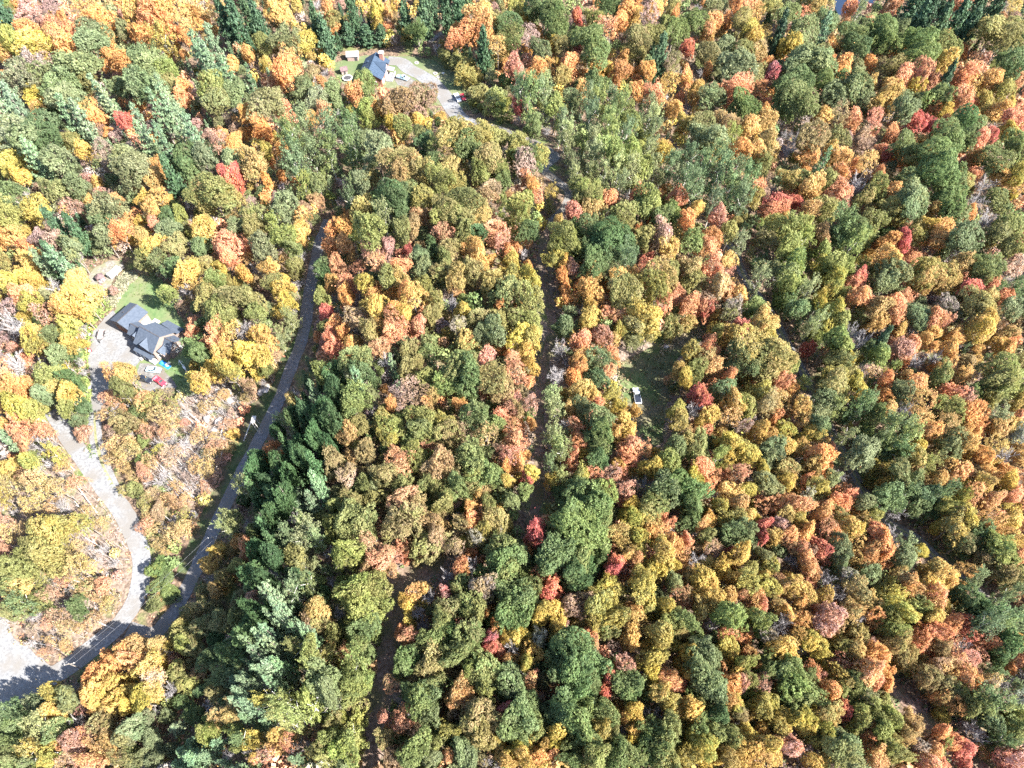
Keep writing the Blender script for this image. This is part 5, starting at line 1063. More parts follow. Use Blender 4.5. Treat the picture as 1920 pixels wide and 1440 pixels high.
# pale thin trunks lying and leaning on the bare slopes
logs = [(160, 1008, 205, 1036), (130, 1035, 158, 1041), (60, 1018, 102, 1022), (188, 1120, 201, 1074), (300, 880, 365, 935), (340, 770, 400, 832), (318, 900, 364, 931), (410, 830, 421, 788), (350, 770, 386, 802),
        (140, 905, 182, 962), (20, 860, 36, 886), (8, 590, 46, 622), (30, 660, 72, 702), (180, 320, 222, 372), (205, 405, 246, 450), (120, 365, 146, 402), (175, 5, 206, 36), (322, 140, 346, 156), (150, 1358, 186, 1362), (350, 1318, 382, 1335),
        (35, 1420, 78, 1426), (160, 1330, 192, 1336), (280, 850, 318, 890), (330, 860, 372, 905), (100, 960, 150, 985), (105, 1075, 150, 1092), (170, 1160, 215, 1180), (60, 1205, 105, 1212), (330, 985, 300, 960), (140, 940, 170, 975), (240, 760, 262, 790), (420, 840, 404, 880), (1395, 1010, 1440, 1035), (1590, 985, 1660, 962), (520, 150, 545, 176), (610, 345, 640, 392)]
log_words = ['long', 'short', 'thin', 'pale', 'forked', 'bleached', 'slim', 'crooked']
# ---------------------------------------------------------------- foliage and wood meshes (unit size: crown half-width 1)
def unit(v):
    return v / (np.linalg.norm(v, axis=-1, keepdims=True) + 1e-9)

def leaf_quads(P, Nrm, size, rng, long=1.4):
    """one small lozenge per point, facing about Nrm"""
    n = len(P)
    N = unit(Nrm + rng.normal(0, 0.6, (n, 3)))
    A = unit(np.cross(N, rng.normal(0, 1, (n, 3))))
    B = np.cross(N, A)
    s = size * rng.uniform(0.7, 1.3, (n, 1))
    V = np.stack([P - A * s * long * 0.5, P - B * s * 0.5, P + A * s * long * 0.5, P + B * s * 0.5], 1)
    return V.reshape(-1, 3)

def quads_mesh(name, V, tone, mats, extra=None):
    """V: 4 points per leaf; tone: one value per leaf; extra: (verts, faces) of wood in the second material"""
    nl = len(V) // 4
    V2, F2 = (np.zeros((0, 3)), []) if extra is None else (np.array(extra[0], float), extra[1])
    me = bpy.data.meshes.new(name)
    me.vertices.add(len(V) + len(V2))
    me.vertices.foreach_set('co', np.concatenate([V, V2]).astype(np.float32).ravel())
    loops = list(np.arange(nl * 4)) + [i + nl * 4 for f in F2 for i in f]
    starts = list(np.arange(nl) * 4)
    k = nl * 4
    for f in F2:
        starts.append(k)
        k += len(f)
    me.loops.add(len(loops))
    me.loops.foreach_set('vertex_index', np.array(loops, np.int32))
    me.polygons.add(len(starts))
    me.polygons.foreach_set('loop_start', np.array(starts, np.int32))
    for m_ in mats:
        me.materials.append(m_)
    if F2:
        me.polygons.foreach_set('material_index', np.array([0] * nl + [1] * len(F2), np.int32))
    me.update(calc_edges=True)
    at = me.attributes.new('tone', 'FLOAT', 'FACE')
    at.data.foreach_set('value', np.concatenate([tone, np.zeros(len(F2))]).astype(np.float32))
    return me

def tufts_to_leaves(T, TN, trad, per, size, rng, flat=0.75):
    n = len(T)
    k = rng.poisson(per, n) + 2
    idx = np.repeat(np.arange(n), k)
    m = len(idx)
    d = unit(rng.normal(0, 1, (m, 3)))
    r = trad[idx][:, None] * rng.uniform(0.12, 1.1, (m, 1)) ** 0.8
    P = T[idx] + d * r * np.array([1, 1, flat])
    Nn = unit(TN[idx] * 0.35 + d * 0.6 + np.array([0, 0, 0.5]))
    return leaf_quads(P, Nn, size, rng), idx

def broad_crown(seed, nlobes=10, ntuft=185, per=22, vz=1.0, size=0.066, spread=0.54, lobe=(0.3, 0.54), tuft=(0.10, 0.19), open_=0.0, base=-0.55):
    rng = np.random.default_rng(seed)
    ph = rng.uniform(0, 6.28)
    C, R = [np.array([0, 0, 0.18])], [0.58]
    for i in range(nlobes):
        a = ph + i * 2.39996 + rng.normal(0, 0.25)
        e = rng.uniform(base, 0.95)
        rad = spread * math.sqrt(max(0.05, 1 - max(0, e) ** 2)) * rng.uniform(0.6, 1.35)
        C.append(np.array([rad * math.cos(a), rad * math.sin(a), e * 0.55]))
        R.append(rng.uniform(*lobe))
    C, R = np.array(C), np.array(R)
    ltone = rng.uniform(0, 1, len(C))
    T, TN, tone = [], [], []
    tries = 0
    while len(T) < ntuft and tries < 6000:
        tries += 1
        j = rng.integers(len(C))
        d = unit(rng.normal(0, 1, 3))
        if d[2] < -0.55:
            continue
        p = C[j] + d * R[j] * rng.uniform(0.86, 1.02)
        dd = np.linalg.norm(C - p, axis=1) / R
        dd[j] = 2
        if dd.min() < 0.84:
            continue
        if open_ and rng.random() < open_ * (0.5 + 0.5 * math.sin(5 * p[0] + ph) * math.cos(4 * p[1])):
            continue
        if len(T) and np.min(np.linalg.norm(np.array(T) - p, axis=1)) < 0.07:
            continue
        T.append(p)
        TN.append(d)
        tone.append(np.clip(ltone[j] * 0.7 + rng.uniform(0, 0.45) - 0.1, 0, 1))
    T, TN, tone = np.array(T), np.array(TN), np.array(tone)
    trad = rng.uniform(*tuft, len(T))
    V, idx = tufts_to_leaves(T, TN, trad, per, size, rng)
    # a few leaves on the inner boughs
    ni = len(idx) // 7
    P = rng.normal(0, 0.3, (ni, 3))
    V = np.concatenate([V, leaf_quads(P, unit(rng.normal(0, 1, (ni, 3))), size * 1.2, rng)])
    tn = np.concatenate([np.clip(tone[idx] + rng.normal(0, 0.12, len(idx)), 0, 1), rng.uniform(0, 1, ni)])
    # lean and ragged outline: slow warp of the whole crown
    q = rng.uniform(0, 6.28, 6)
    W = V.copy()
    W[:, 0] += 0.13 * np.sin(3.1 * V[:, 1] + q[0]) + 0.08 * np.sin(5.3 * V[:, 2] + q[1])
    W[:, 1] += 0.13 * np.sin(2.9 * V[:, 0] + q[2]) + 0.08 * np.sin(4.7 * V[:, 2] + q[3])
    W[:, 2] += 0.12 * np.sin(3.3 * V[:, 0] + q[4]) * np.cos(2.7 * V[:, 1] + q[5])
    return W * np.array([1, 1, vz]), tn

def airy_crown(seed, vz=1.7, ntuft=105, per=20, size=0.064):
    """upright crown of aspen, poplar and birch: ascending sprays with gaps"""
    rng = np.random.default_rng(seed)
    T, TN, tone = [], [], []
    nb = 22
    for i in range(nb):
        h = -0.9 + 1.75 * (i / nb) + rng.normal(0, 0.05)
        a = i * 2.39996 + rng.normal(0, 0.3)
        L = (1.0 - 0.75 * ((h + 0.25) / 1.25) ** 2 if h > -0.25 else 1.0 - 0.5 * ((h + 0.25) / 0.65) ** 2) * rng.uniform(0.65, 1.05)
        k = max(2, int(ntuft / nb + rng.integers(0, 2)))
        bt = rng.uniform(0, 1)
        for j in range(k):
            t = (j + 0.7) / k
            p = np.array([math.cos(a) * L * t, math.sin(a) * L * t, h + 0.42 * t * L * rng.uniform(0.5, 1.1)]) + rng.normal(0, 0.07, 3)
            T.append(p)
            TN.append(unit(np.array([math.cos(a), math.sin(a), 0.9])))
            tone.append(np.clip(bt * 0.6 + rng.uniform(0, 0.5), 0, 1))
    T, TN, tone = np.array(T), np.array(TN), np.array(tone)
    trad = rng.uniform(0.12, 0.2, len(T))
    V, idx = tufts_to_leaves(T, TN, trad, per, size, rng, 1.1)
    return V * np.array([1, 1, vz * 0.62]), np.clip(tone[idx] + rng.normal(0, 0.1, len(idx)), 0, 1)

def pine_crown(seed, whorls=9, vz=1.6, per=24, size=0.075, n_arm=(5, 7), taper=1.0, tuft=0.12):
    """white pine: whorls of long arms, each a flat spray of needle tufts, star shaped from above"""
    rng = np.random.default_rng(seed)
    T, TN, tone = [], [], []
    for w in range(whorls):
        f = w / (whorls - 1)
        h = -0.85 + 1.75 * f
        L0 = (1.0 - 0.82 * f ** 1.25 * taper) * (0.75 + 0.25 * math.sin(w * 2.1 + seed))
        if f < 0.15:
            L0 *= 0.75
        k = rng.integers(*n_arm)
        ph = rng.uniform(0, 6.28)
        for i in range(k):
            a = ph + 6.283 * i / k + rng.normal(0, 0.18)
            L = L0 * rng.uniform(0.7, 1.12)
            m = max(2, int(L / 0.13))
            bt = rng.uniform(0, 1)
            for j in range(m):
                t = (j + 0.8) / m
                side = rng.normal(0, 0.05 + 0.09 * math.sin(math.pi * min(1, t)))
                p = np.array([math.cos(a) * L * t - math.sin(a) * side, math.sin(a) * L * t + math.cos(a) * side, (h + 0.30 * L * t * t - 0.05 * t)])
                T.append(p)
                TN.append(unit(np.array([math.cos(a) * 0.4, math.sin(a) * 0.4, 1.0])))
                tone.append(np.clip(bt * 0.6 + 0.4 * t * rng.uniform(0.4, 1.2), 0, 1))
    T.append(np.array([0, 0, 1.0]))
    TN.append(np.array([0, 0, 1.0]))
    tone.append(0.5)
    T, TN, tone = np.array(T), np.array(TN), np.array(tone)
    trad = rng.uniform(0.75, 1.25, len(T)) * tuft
    V, idx = tufts_to_leaves(T, TN, trad, per * 0.6, size, rng, 0.55)
    return V * np.array([1, 1, vz * 0.6]), np.clip(tone[idx] + rng.normal(0, 0.1, len(idx)), 0, 1)

def limb(V, F, p, q, r0, r1, k=4):
    p, q = np.array(p, float), np.array(q, float)
    d = unit(q - p)
    a = unit(np.cross(d, [0.31, 0.87, 0.21]))
    b2 = np.cross(d, a)
    n = len(V)
    for c, r in ((p, r0), (q, r1)):
        for i in range(k):
            t = 2 * math.pi * i / k
            V.append(c + (a * math.cos(t) + b2 * math.sin(t)) * r)
    for i in range(k):
        j = (i + 1) % k
        F.append((n + i, n + j, n + k + j, n + k + i))

def bare_crown(seed, n1=11, vz=1.1, r=0.032):
    """leafless fan of ascending boughs and twigs"""
    rng = np.random.default_rng(seed)
    V, F = [], []
    for i in range(n1):
        a = i * 2.39996 + rng.normal(0, 0.3)
        h0 = -0.75 + 0.7 * i / n1
        up = rng.uniform(0.5, 1.0)
        d = unit(np.array([math.cos(a) * 0.75, math.sin(a) * 0.75, up]))
        L = rng.uniform(0.75, 1.1)
        p = np.array([0, 0, h0])
        pts = [p]
        for s in range(3):
            q = pts[-1] + d * L / 3
            limb(V, F, pts[-1], q, r * (1.2 - s * 0.33), r * (0.87 - s * 0.33), 4)
            pts.append(q)
            d = unit(d + rng.normal(0, 0.16, 3) + [0, 0, 0.1])
            for t in range(4):
                f = rng.uniform(0, 1)
                b2 = pts[-2] * (1 - f) + q * f
                d2 = unit(d + rng.normal(0, 0.55, 3) + [0, 0, 0.15])
                e = b2 + d2 * rng.uniform(0.25, 0.5) * (1.1 - s * 0.2)
                limb(V, F, b2, e, r * 0.5, r * 0.22, 3)
                for u_ in range(3):
                    f2 = rng.uniform(0.3, 1)
                    g0 = b2 * (1 - f2) + e * f2
                    limb(V, F, g0, g0 + unit(d2 + rng.normal(0, 0.6, 3)) * rng.uniform(0.1, 0.24), r * 0.26, r * 0.12, 3)
    V = np.array(V) * np.array([0.9, 0.9, vz * 0.8])
    return V, F

def wood_mesh(name, mat, V, F):
    me = bpy.data.meshes.new(name)
    me.from_pydata([tuple(v) for v in V], [], F)
    me.materials.append(mat)
    return me

def trunk_parts(seed, limbs=5, r=0.032, straight=False):
    """unit height trunk with limbs (scaled to the tree)"""
    rng = np.random.default_rng(seed)
    V, F = [], []
    pts = [np.array([0, 0, -0.05])]
    for i in range(5):
        w = 0.0 if straight else 0.018
        pts.append(np.array([rng.normal(0, w), rng.normal(0, w), 0.19 * (i + 1)]))
    for i in range(5):
        limb(V, F, pts[i], pts[i + 1], r * (1 - i * 0.17), r * (1 - (i + 1) * 0.17), 6)
    for i in range(limbs):
        a = i * 2.39996
        z = 0.42 + 0.42 * i / limbs
        p = np.array([0, 0, z])
        q = p + np.array([math.cos(a) * 0.2, math.sin(a) * 0.2, 0.15])
        limb(V, F, p, q, r * 0.45, r * 0.18, 4)
    return V, F

LEAF, NEEDLE = M['leaf'], M['needle']
CROWN = {}
CROWN['broad'] = [quads_mesh('crown', *broad_crown(s, nlobes=7 + s % 5, vz=0.9 + 0.14 * (s % 3), open_=0.28 * (s % 3 == 0)), [LEAF]) for s in range(1, 15)]
CROWN['oval'] = [quads_mesh('crown', *broad_crown(20 + s, nlobes=8, vz=1.35, spread=0.42, open_=0.3 * (s % 2)), [LEAF]) for s in range(8)]
CROWN['great'] = [quads_mesh('crown', *broad_crown(40 + s, nlobes=20, ntuft=420, per=20, vz=0.85, size=0.044, lobe=(0.24, 0.40), tuft=(0.055, 0.11), spread=0.66), [LEAF]) for s in range(7)]
CROWN['thin'] = [quads_mesh('crown', *broad_crown(60 + s, nlobes=9, ntuft=100, per=13, vz=1.1, size=0.058, open_=0.6), [LEAF]) for s in range(8)]
CROWN['airy'] = [quads_mesh('crown', *airy_crown(80 + s, vz=1.9 + 0.25 * (s % 3)), [LEAF]) for s in range(7)]
CROWN['pine'] = [quads_mesh('crown', *pine_crown(100 + s, whorls=8 + s % 3, vz=2.3, size=0.058, per=40), [NEEDLE]) for s in range(6)]
CROWN['young_pine'] = [quads_mesh('crown', *pine_crown(120 + s, whorls=8, vz=2.6, n_arm=(5, 8), tuft=0.16, size=0.08, per=40), [NEEDLE]) for s in range(4)]
CROWN['hemlock'] = [quads_mesh('crown', *pine_crown(140 + s, whorls=13, vz=3.6, n_arm=(7, 10), tuft=0.13, size=0.075, per=26), [NEEDLE]) for s in range(5)]
CROWN['bare'] = [wood_mesh('crown', M['grey_twig'], *bare_crown(160 + s)) for s in range(5)]
TRUNK = [wood_mesh('trunk', M['bark'], *trunk_parts(200 + s)) for s in range(4)]
WTRUNK = [wood_mesh('trunk', M['white_bark'], *trunk_parts(220 + s, 4, 0.02)) for s in range(3)]
STRUNK = [wood_mesh('trunk', M['bark'], *trunk_parts(230 + s, 0, 0.024, True)) for s in range(2)]
GTRUNK = [wood_mesh('trunk', M['grey_twig'], *trunk_parts(240 + s, 3, 0.02)) for s in range(2)]

# kind code -> object name, words, category, leaf colour, crown shapes, height rule (a + b * radius), crown centre height share, vertical half-size
LEAFCOL = dict(o=(0.54, 0.28, 0.115), a=(0.49, 0.33, 0.13), r=(0.42, 0.12, 0.105), s=(0.54, 0.265, 0.165), p=(0.33, 0.225, 0.20), y=(0.43, 0.335, 0.085),
               g=(0.135, 0.18, 0.068), d=(0.085, 0.14, 0.06), l=(0.215, 0.21, 0.08), u=(0.28, 0.21, 0.105), e=(0.16, 0.195, 0.10), v=(0.12, 0.175, 0.088),
               t=(0.235, 0.265, 0.08), b=(0.24, 0.265, 0.135), w=(0.12, 0.185, 0.11), h=(0.04, 0.075, 0.043), m=(0.06, 0.11, 0.05), n=(0.30, 0.27, 0.25))
KINDS = {
    'o': ('orange_maple', 'orange maple', ['broad', 'oval'], 5.0, 2.2),
    'a': ('amber_maple', 'amber maple', ['broad', 'oval', 'thin'], 5.0, 2.2),
    'r': ('red_maple', 'red maple', ['broad', 'oval'], 5.0, 2.2),
    's': ('salmon_maple', 'salmon pink maple', ['broad', 'oval', 'thin'], 5.0, 2.2),
    'p': ('mauve_maple', 'dusty mauve maple', ['thin', 'broad'], 5.0, 2.1),
    'y': ('golden_maple', 'golden yellow maple', ['broad', 'oval'], 5.0, 2.2),
    'g': ('green_oak', 'green oak', ['broad', 'great'], 5.5, 2.0),
    'd': ('dark_oak', 'dark green oak', ['broad', 'great'], 5.5, 2.0),
    'l': ('olive_oak', 'olive oak', ['broad', 'great'], 5.5, 2.0),
    'u': ('russet_oak', 'russet oak', ['broad', 'thin', 'great'], 5.5, 2.0),
    'e': ('grey_green_ash', 'grey-green ash', ['broad', 'oval'], 5.5, 2.1),
    'v': ('blue_green_poplar', 'blue-green poplar', ['airy'], 6.0, 2.6),
    't': ('lime_aspen', 'lime green aspen', ['airy', 'oval'], 6.0, 2.4),
    'b': ('pale_birch', 'pale green birch', ['airy'], 6.0, 2.5),
    'w': ('white_pine', 'white pine', ['pine'], 6.0, 2.9),
    'h': ('hemlock', 'dark hemlock', ['hemlock'], 6.0, 3.4),
    'm': ('young_pine', 'young green pine', ['young_pine', 'oval', 'broad'], 4.0, 2.8),
    'n': ('leafless_tree', 'leafless grey tree', ['bare'], 5.0, 2.0),
    '2': ('two_tone_maple', 'amber and %s maple', ['broad', 'oval'], 5.0, 2.2),
    '3': ('turning_oak', 'olive and %s oak', ['broad', 'great'], 5.5, 2.0),
}
TONE_WORD = dict(o='orange', a='amber', r='red', s='pink', p='mauve', y='yellow', g='green', d='dark green', l='olive', u='russet', e='grey-green', v='blue-green', t='lime', b='pale green', w='blue-green', m='green', n='grey', h='dark')

trees = []      # u, v (crown centre), radius m, code, second tone, fill flag
for (ox, oy), s in TILES.items():
    for rec in s.split(';'):
        x, y, rk = rec.split()
        mm = re.match(r'(\d+)([a-z])([a-z]?)$', rk)
        r, k, k2 = int(mm[1]) / 3, mm[2], mm[3]
        u, v = ox + int(x) / 3, oy + int(y) / 3
        trees.append([u, v, r, k, k2, False])

# crowns lean away from the narrow tracks, as trees along a cut do
def push_from(line, share):
    for t in trees:
        d0 = float(line_dist(line, t[0], t[1]))
        need = t[2] * share + 4
        if d0 < need:
            e = 2.0
            gu = float(line_dist(line, t[0] + e, t[1])) - d0
            gv = float(line_dist(line, t[0], t[1] + e)) - d0
            n = math.hypot(gu, gv) or 1.0
            t[0] += gu / n * (need - d0)
            t[1] += gv / n * (need - d0)
for key, share in (('east_track', 0.8), ('shaded_trail', 0.9), ('forest_road', 0.95), ('grey_track', 0.9), ('skid_trail', 1.0), ('gravel_road', 1.35), ('driveway', 0.9), ('house_drive', 1.2)):
    push_from(ROADS[key][0], share)

# nor do they hang over what stands in the yards
for (pu, pv, pr) in ((290, 697, 20), (275, 714, 16), (302, 718, 16), (345, 690, 14), (755, 149, 18), (859, 187, 13), (869, 186, 12), (822, 143, 18), (783, 118, 10), (191, 519, 13), (216, 515, 16), (1193, 744, 18), (663, 105, 14), (652, 149, 10), (190, 628, 20), (313, 682, 14)):
    for t in trees:
        d0 = math.hypot(t[0] - pu, t[1] - pv)
        need = pr + t[2] * 1.1
        if d0 < need:
            k_ = (need - d0) / (d0 + 1e-6)
            t[0] += (t[0] - pu) * k_
            t[1] += (t[1] - pv) * k_

# ---- gaps between the surveyed crowns: understorey trees of the colours around them
CELL = 6
GW, GH = (1920 + 240) // CELL, (1440 + 240) // CELL
cover = np.zeros((GH, GW), bool)
gy, gx = np.mgrid[0:GH, 0:GW]
GU, GV = gx * CELL - 120 + CELL / 2, gy * CELL - 120 + CELL / 2
def mark(u, v, r):
    x0, x1 = max(0, int((u - r + 120) / CELL)), min(GW, int((u + r + 120) / CELL) + 2)
    y0, y1 = max(0, int((v - r + 120) / CELL)), min(GH, int((v + r + 120) / CELL) + 2)
    if x1 > x0 and y1 > y0:
        cover[y0:y1, x0:x1] |= np.hypot(GU[y0:y1, x0:x1] - u, GV[y0:y1, x0:x1] - v) < r
for t in trees:
    mark(t[0], t[1], t[2] * 0.92)
TU = np.array([t[0] for t in trees])
TV = np.array([t[1] for t in trees])
hard_grid = hard_surface(GU, GV, 2.4)
# keep what the photo shows of the houses and cars open to view
SIGHT = [px_poly('160 560,262 555,360 610,372 740,250 740,160 690'), px_poly('615 90,760 88,880 140,885 215,820 215,640 165'), px_poly('1150 650,1330 600,1260 840,1180 850'), px_poly('160 480,260 480,260 540,150 560')]
keep = hard_grid.copy()
for p in SIGHT:
    keep |= inside(p, GU, GV)
sparse = np.zeros_like(cover)
for p in LITTER[:2]:
    sparse |= inside(p, GU, GV)
rnd = random.Random(77)
cells = [(i, j) for i in range(GH) for j in range(GW)]
rnd.shuffle(cells)
nfill = 0
for (i, j) in cells:
    if cover[i, j] or keep[i, j]:
        continue
    u, v = GU[i, j] + rnd.uniform(-3, 3), GV[i, j] + rnd.uniform(-3, 3)
    outside = not (-10 < u < 1930 and -10 < v < 1450)
    if sparse[i, j] and rnd.random() < 0.93:
        continue
    sc = 4.0 + 4.3 * max(0, min(1.1, (v + 60) / 1440))
    rm = rnd.uniform(2.6, 4.2) if outside else rnd.uniform(1.3, 2.8)
    r = rm * sc
    if not outside and not sparse[i, j]:
        gi, gj = min(GH - 1, int((v + r * 0.9 + 120) / CELL)), j
        if keep[gi, gj]:
            continue
    near = np.argsort((TU - u) ** 2 + (TV - v) ** 2)[:5]
    src = trees[int(near[rnd.randrange(5)])]
    k = src[3]
    if k == 'a' and rnd.random() < 0.5:
        k = 'u'
    if k == 'l':
        k = rnd.choice('eugl')
    if k == 'r':
        k = 's'
    if rnd.random() < (0.22 if u < 700 else 0.12):
        k = rnd.choice('nnp')
    if sparse[i, j]:
        k = rnd.choice('nnpsa')
    trees.append([u, v, r, k, src[4] if rnd.random() < 0.5 else '', True])
    mark(u, v, r * 1.4)
    nfill += 1
print('trees', len(trees), 'fill', nfill)

# ---------------------------------------------------------------- words that single a tree out
LANDMARKS = [('farmhouse', 278, 628), ('gravel yard', 205, 665), ('garage', 240, 592), ('black car', 275, 714), ('hexagonal gazebo', 190, 518), ('camper trailer', 216, 515), ('gravel junction', 40, 1255), ('gravel road bend', 262, 1060),
             ('leaning pole', 464, 808), ('bare rocky bank', 400, 775), ('shaded forest road', 530, 740), ('log house', 705, 130), ('metal-roofed shed', 663, 105), ('white pickup', 859, 187), ('dry lawn', 820, 135), ('grey track bend', 1040, 290),
             ('car in the clearing', 1193, 744), ('shaded clearing', 1215, 690), ('bare white birch', 1040, 705), ('skid trail', 730, 1180), ('shaded trail', 1015, 780), ('upper shaded trail', 1022, 500), ('east track', 1470, 635), ('lower east track', 1745, 1042),
             ('south track gap', 1690, 1300), ('pond', 1585, 8), ('wood path', 845, 56), ('top left corner', 0, 0), ('top right corner', 1920, 0), ('bottom left corner', 0, 1440), ('bottom right corner', 1920, 1440), ('left edge', 0, 330), ('left edge middle', 0, 720),
             ('right edge middle', 1920, 720), ('upper right edge', 1920, 350), ('lower right edge', 1920, 1080), ('top edge centre', 1150, 0), ('bottom edge centre', 960, 1440), ('bottom edge right', 1400, 1440), ('bottom edge left', 480, 1440), ('big dome oak', 1085, 975), ('spreading oak group', 1130, 465)]
LM = np.array([(a, b2) for _, a, b2 in LANDMARKS], float)

def direction(du, dv):
    """where (du, dv) lies as seen in the picture"""
    a = math.degrees(math.atan2(-dv, du)) % 360
    return ['right of', 'above right of', 'above', 'above left of', 'left of', 'below left of', 'below', 'below right of'][int((a + 22.5) // 45) % 8]

used_labels = set()
def lm_phrase(u, v, k=0):
    d = np.hypot(LM[:, 0] - u, LM[:, 1] - v)
    i = int(np.argsort(d)[k])
    dist = d[i]
    q = 'close ' if dist < 70 else ('far ' if dist > 230 else '')
    w = direction(u - LM[i, 0], v - LM[i, 1])
    return f'{q}{w} the {LANDMARKS[i][0]}'

class Namer:
    def __init__(self, U, V, words):
        self.U, self.V, self.words = np.array(U), np.array(V), words
    def label(self, i, head):
        u, v = self.U[i], self.V[i]
        d = np.hypot(self.U - u, self.V - v)
        near = [int(j) for j in np.argsort(d)[:16] if d[int(j)] > 4]
        cands = []
        for kk in (0, 1):
            for j in near[:9]:
                cands.append(f'{head} {direction(u - self.U[j], v - self.V[j])} {self.words[j]}, {lm_phrase(u, v, kk)}')
        for j in near[:6]:
            for j2 in near[:6]:
                if j2 != j:
                    cands.append(f'{head} between {self.words[j]} and {self.words[j2]}, {lm_phrase(u, v)}')
        for c in cands:
            if c not in used_labels and len(c.split()) <= 16:
                used_labels.add(c)
                return c
        for kk in range(2, 9):
            for j in near[:3]:
                c = f'{head} {direction(u - self.U[j], v - self.V[j])} {self.words[j]}, {lm_phrase(u, v, kk)}'
                if c not in used_labels and len(c.split()) <= 16:
                    used_labels.add(c)
                    return c
        return ' '.join(f'{head} {lm_phrase(u, v)}'.split()[:16])

# ---------------------------------------------------------------- plant them
HOUSES = [px_poly('196 560,262 556,352 606,352 690,260 700,200 630'), px_poly('636 88,770 88,770 172,655 175')]
LOW = [px_poly('196 720,250 740,330 735,440 720,430 840,400 960,362 1066,350 1070,345 1150,268 1150,276 1062,262 985,225 915,196 860'), px_poly('862 110,965 110,965 250,872 240,870 160'), px_poly('300 1080,420 1000,460 1080,450 1440,250 1440,300 1250')]
def blocked(u, v):
    return bool(hard_surface(u, v, 0.5)) or any(bool(inside(p, u, v)) for p in HOUSES)
placed = []
for idx, (u, v, r, k, k2, fill) in enumerate(trees):
    rg = random.Random(idx * 13 + 5)
    code = k
    if k2 and k == 'a':
        code = '2'
    elif k2 and k == 'l':
        code = '3'
    name, words, shapes, h0, h1 = KINDS[code]
    sc = local_scale(u, v) * 1.05
    rm = max(1.1, min(9.0, r / sc * (1.0 if fill else 1.06)))
    ht = (h0 + 1.5 + h1 * 1.15 * rm) * rg.uniform(0.9, 1.12) * (0.65 if fill else 1.0)
    if k in 'whm':
        ht = min(ht, 25)
    else:
        ht = min(ht, 23)
    if not fill and k in 'mwdvt' and (420 < u < 660 and 600 < v < 1200):
        ht = max(ht, rg.uniform(15, 21))
    if not fill and 1240 < u < 1430 and 600 < v < 900:
        ht = max(ht, 16.0)
    if not fill and k in 'wte' and 455 < u < 640 and 1080 < v < 1400:
        ht = max(ht, 23.0)
    if bool(inside(LOW[0], u, v)) or bool(inside(LOW[1], u, v)):
        ht *= 0.5
    if 820 < v < 1150 and float(line_dist(ROADS['gravel_road'][0], u, v)) < 62 and u > 150:
        ht = min(ht, 4.2)
    elif bool(inside(LOW[2], u, v)):
        ht *= 0.68
    shape = shapes[rg.randrange(len(shapes))]
    if 'great' in shapes:
        shape = 'great' if rm > 4.6 else ('broad' if shape == 'great' else shape)
    slope = bool(inside(LOW[0], u, v)) or bool(inside(LITTER[0], u, v))
    if slope and shape in ('broad', 'oval') and r < 25 and k not in 'gd' and rg.random() < 0.92:
        shape = 'thin'
    if shape == 'oval' and rm > 5:
        shape = 'broad'
    me = CROWN[shape][rg.randrange(len(CROWN[shape]))]
    half = {'broad': 1.0, 'oval': 1.3, 'great': 0.75, 'thin': 1.1, 'airy': 1.25, 'pine': 1.25, 'young_pine': 1.4, 'hemlock': 1.9, 'bare': 0.9}[shape] * rm
    half = max(half, ht * (0.44 if k in 'whm' else 0.38 if shape == 'airy' else 0.31))
    full = half
    for cut in (1.0, 0.86, 0.74, 0.62, 0.5, 0.4):      # a lower tree where a tall one would stand in a road
        h_ = ht * cut
        half = min(full, h_ * 0.485)
        hc = max(h_ - half, half * 0.95)
        x, y = ground_at(u, v, hc)
        x, y = float(x), float(y)
        bu, bv, _ = pix(x, y, float(terrain(x, y)))
        if not blocked(bu, bv):
            break
    ht = h_
    placed.append(dict(u=u, v=v, r=r, rm=rm, ht=ht, hc=hc, half=half, x=x, y=y, bu=bu, bv=bv, k=k, k2=k2, slope=slope, code=code, name=name, words=words, shape=shape, me=me, fill=fill, rg=rg))

# a trunk never stands in a road, a yard or a house: shift such trees to the nearest free spot
BU = np.array([t['bu'] for t in placed])
BV = np.array([t['bv'] for t in placed])
bad = hard_surface(BU, BV, 0.5)
for p in HOUSES:
    bad |= inside(p, BU, BV)
nbad = 0
for i in np.nonzero(bad)[0]:
    t = placed[int(i)]
    best = None
    for rad in (6, 12, 18, 25, 33, 42):
        for a in range(16):
            du, dv = rad * math.cos(a * math.pi / 8), rad * math.sin(a * math.pi / 8)
            if not hard_surface(t['bu'] + du, t['bv'] + dv, 0.4) and not any(inside(p, t['bu'] + du, t['bv'] + dv) for p in HOUSES):
                best = (du, dv)
                break
        if best:
            break
    if best is None:
        t['drop'] = True
        nbad += 1
        continue
    x, y = ground_at(t['bu'] + best[0], t['bv'] + best[1])
    t['x'], t['y'] = float(x), float(y)
    t['u'] += best[0]
    t['v'] += best[1]
placed = [t for t in placed if not t.get('drop')]
print('moved', int(bad.sum()), 'dropped', nbad)

def size_word(rm):
    return 'tiny' if rm < 1.7 else 'small' if rm < 2.7 else 'mid-sized' if rm < 3.8 else 'large' if rm < 5.2 else 'huge'

for t in placed:
    w = t['words']
    if '%s' in w:
        w = w % TONE_WORD[t['k2']]
    elif t['k2'] and TONE_WORD[t['k2']] not in w:
        w = f"{TONE_WORD[t['k2']]}-tinged {w}"
    t['w'] = w
    t['head'] = f"{size_word(t['rm'])} {w}"
namer = Namer([t['u'] for t in placed], [t['v'] for t in placed], [('an ' if t['w'][0] in 'aeiou' else 'a ') + t['w'] for t in placed])

def jitter_col(c, rg, amt=0.16):
    k = 1 + rg.uniform(-amt, amt)
    return tuple(max(0.01, ch * k * (1 + rg.uniform(-0.07, 0.07))) for ch in c)

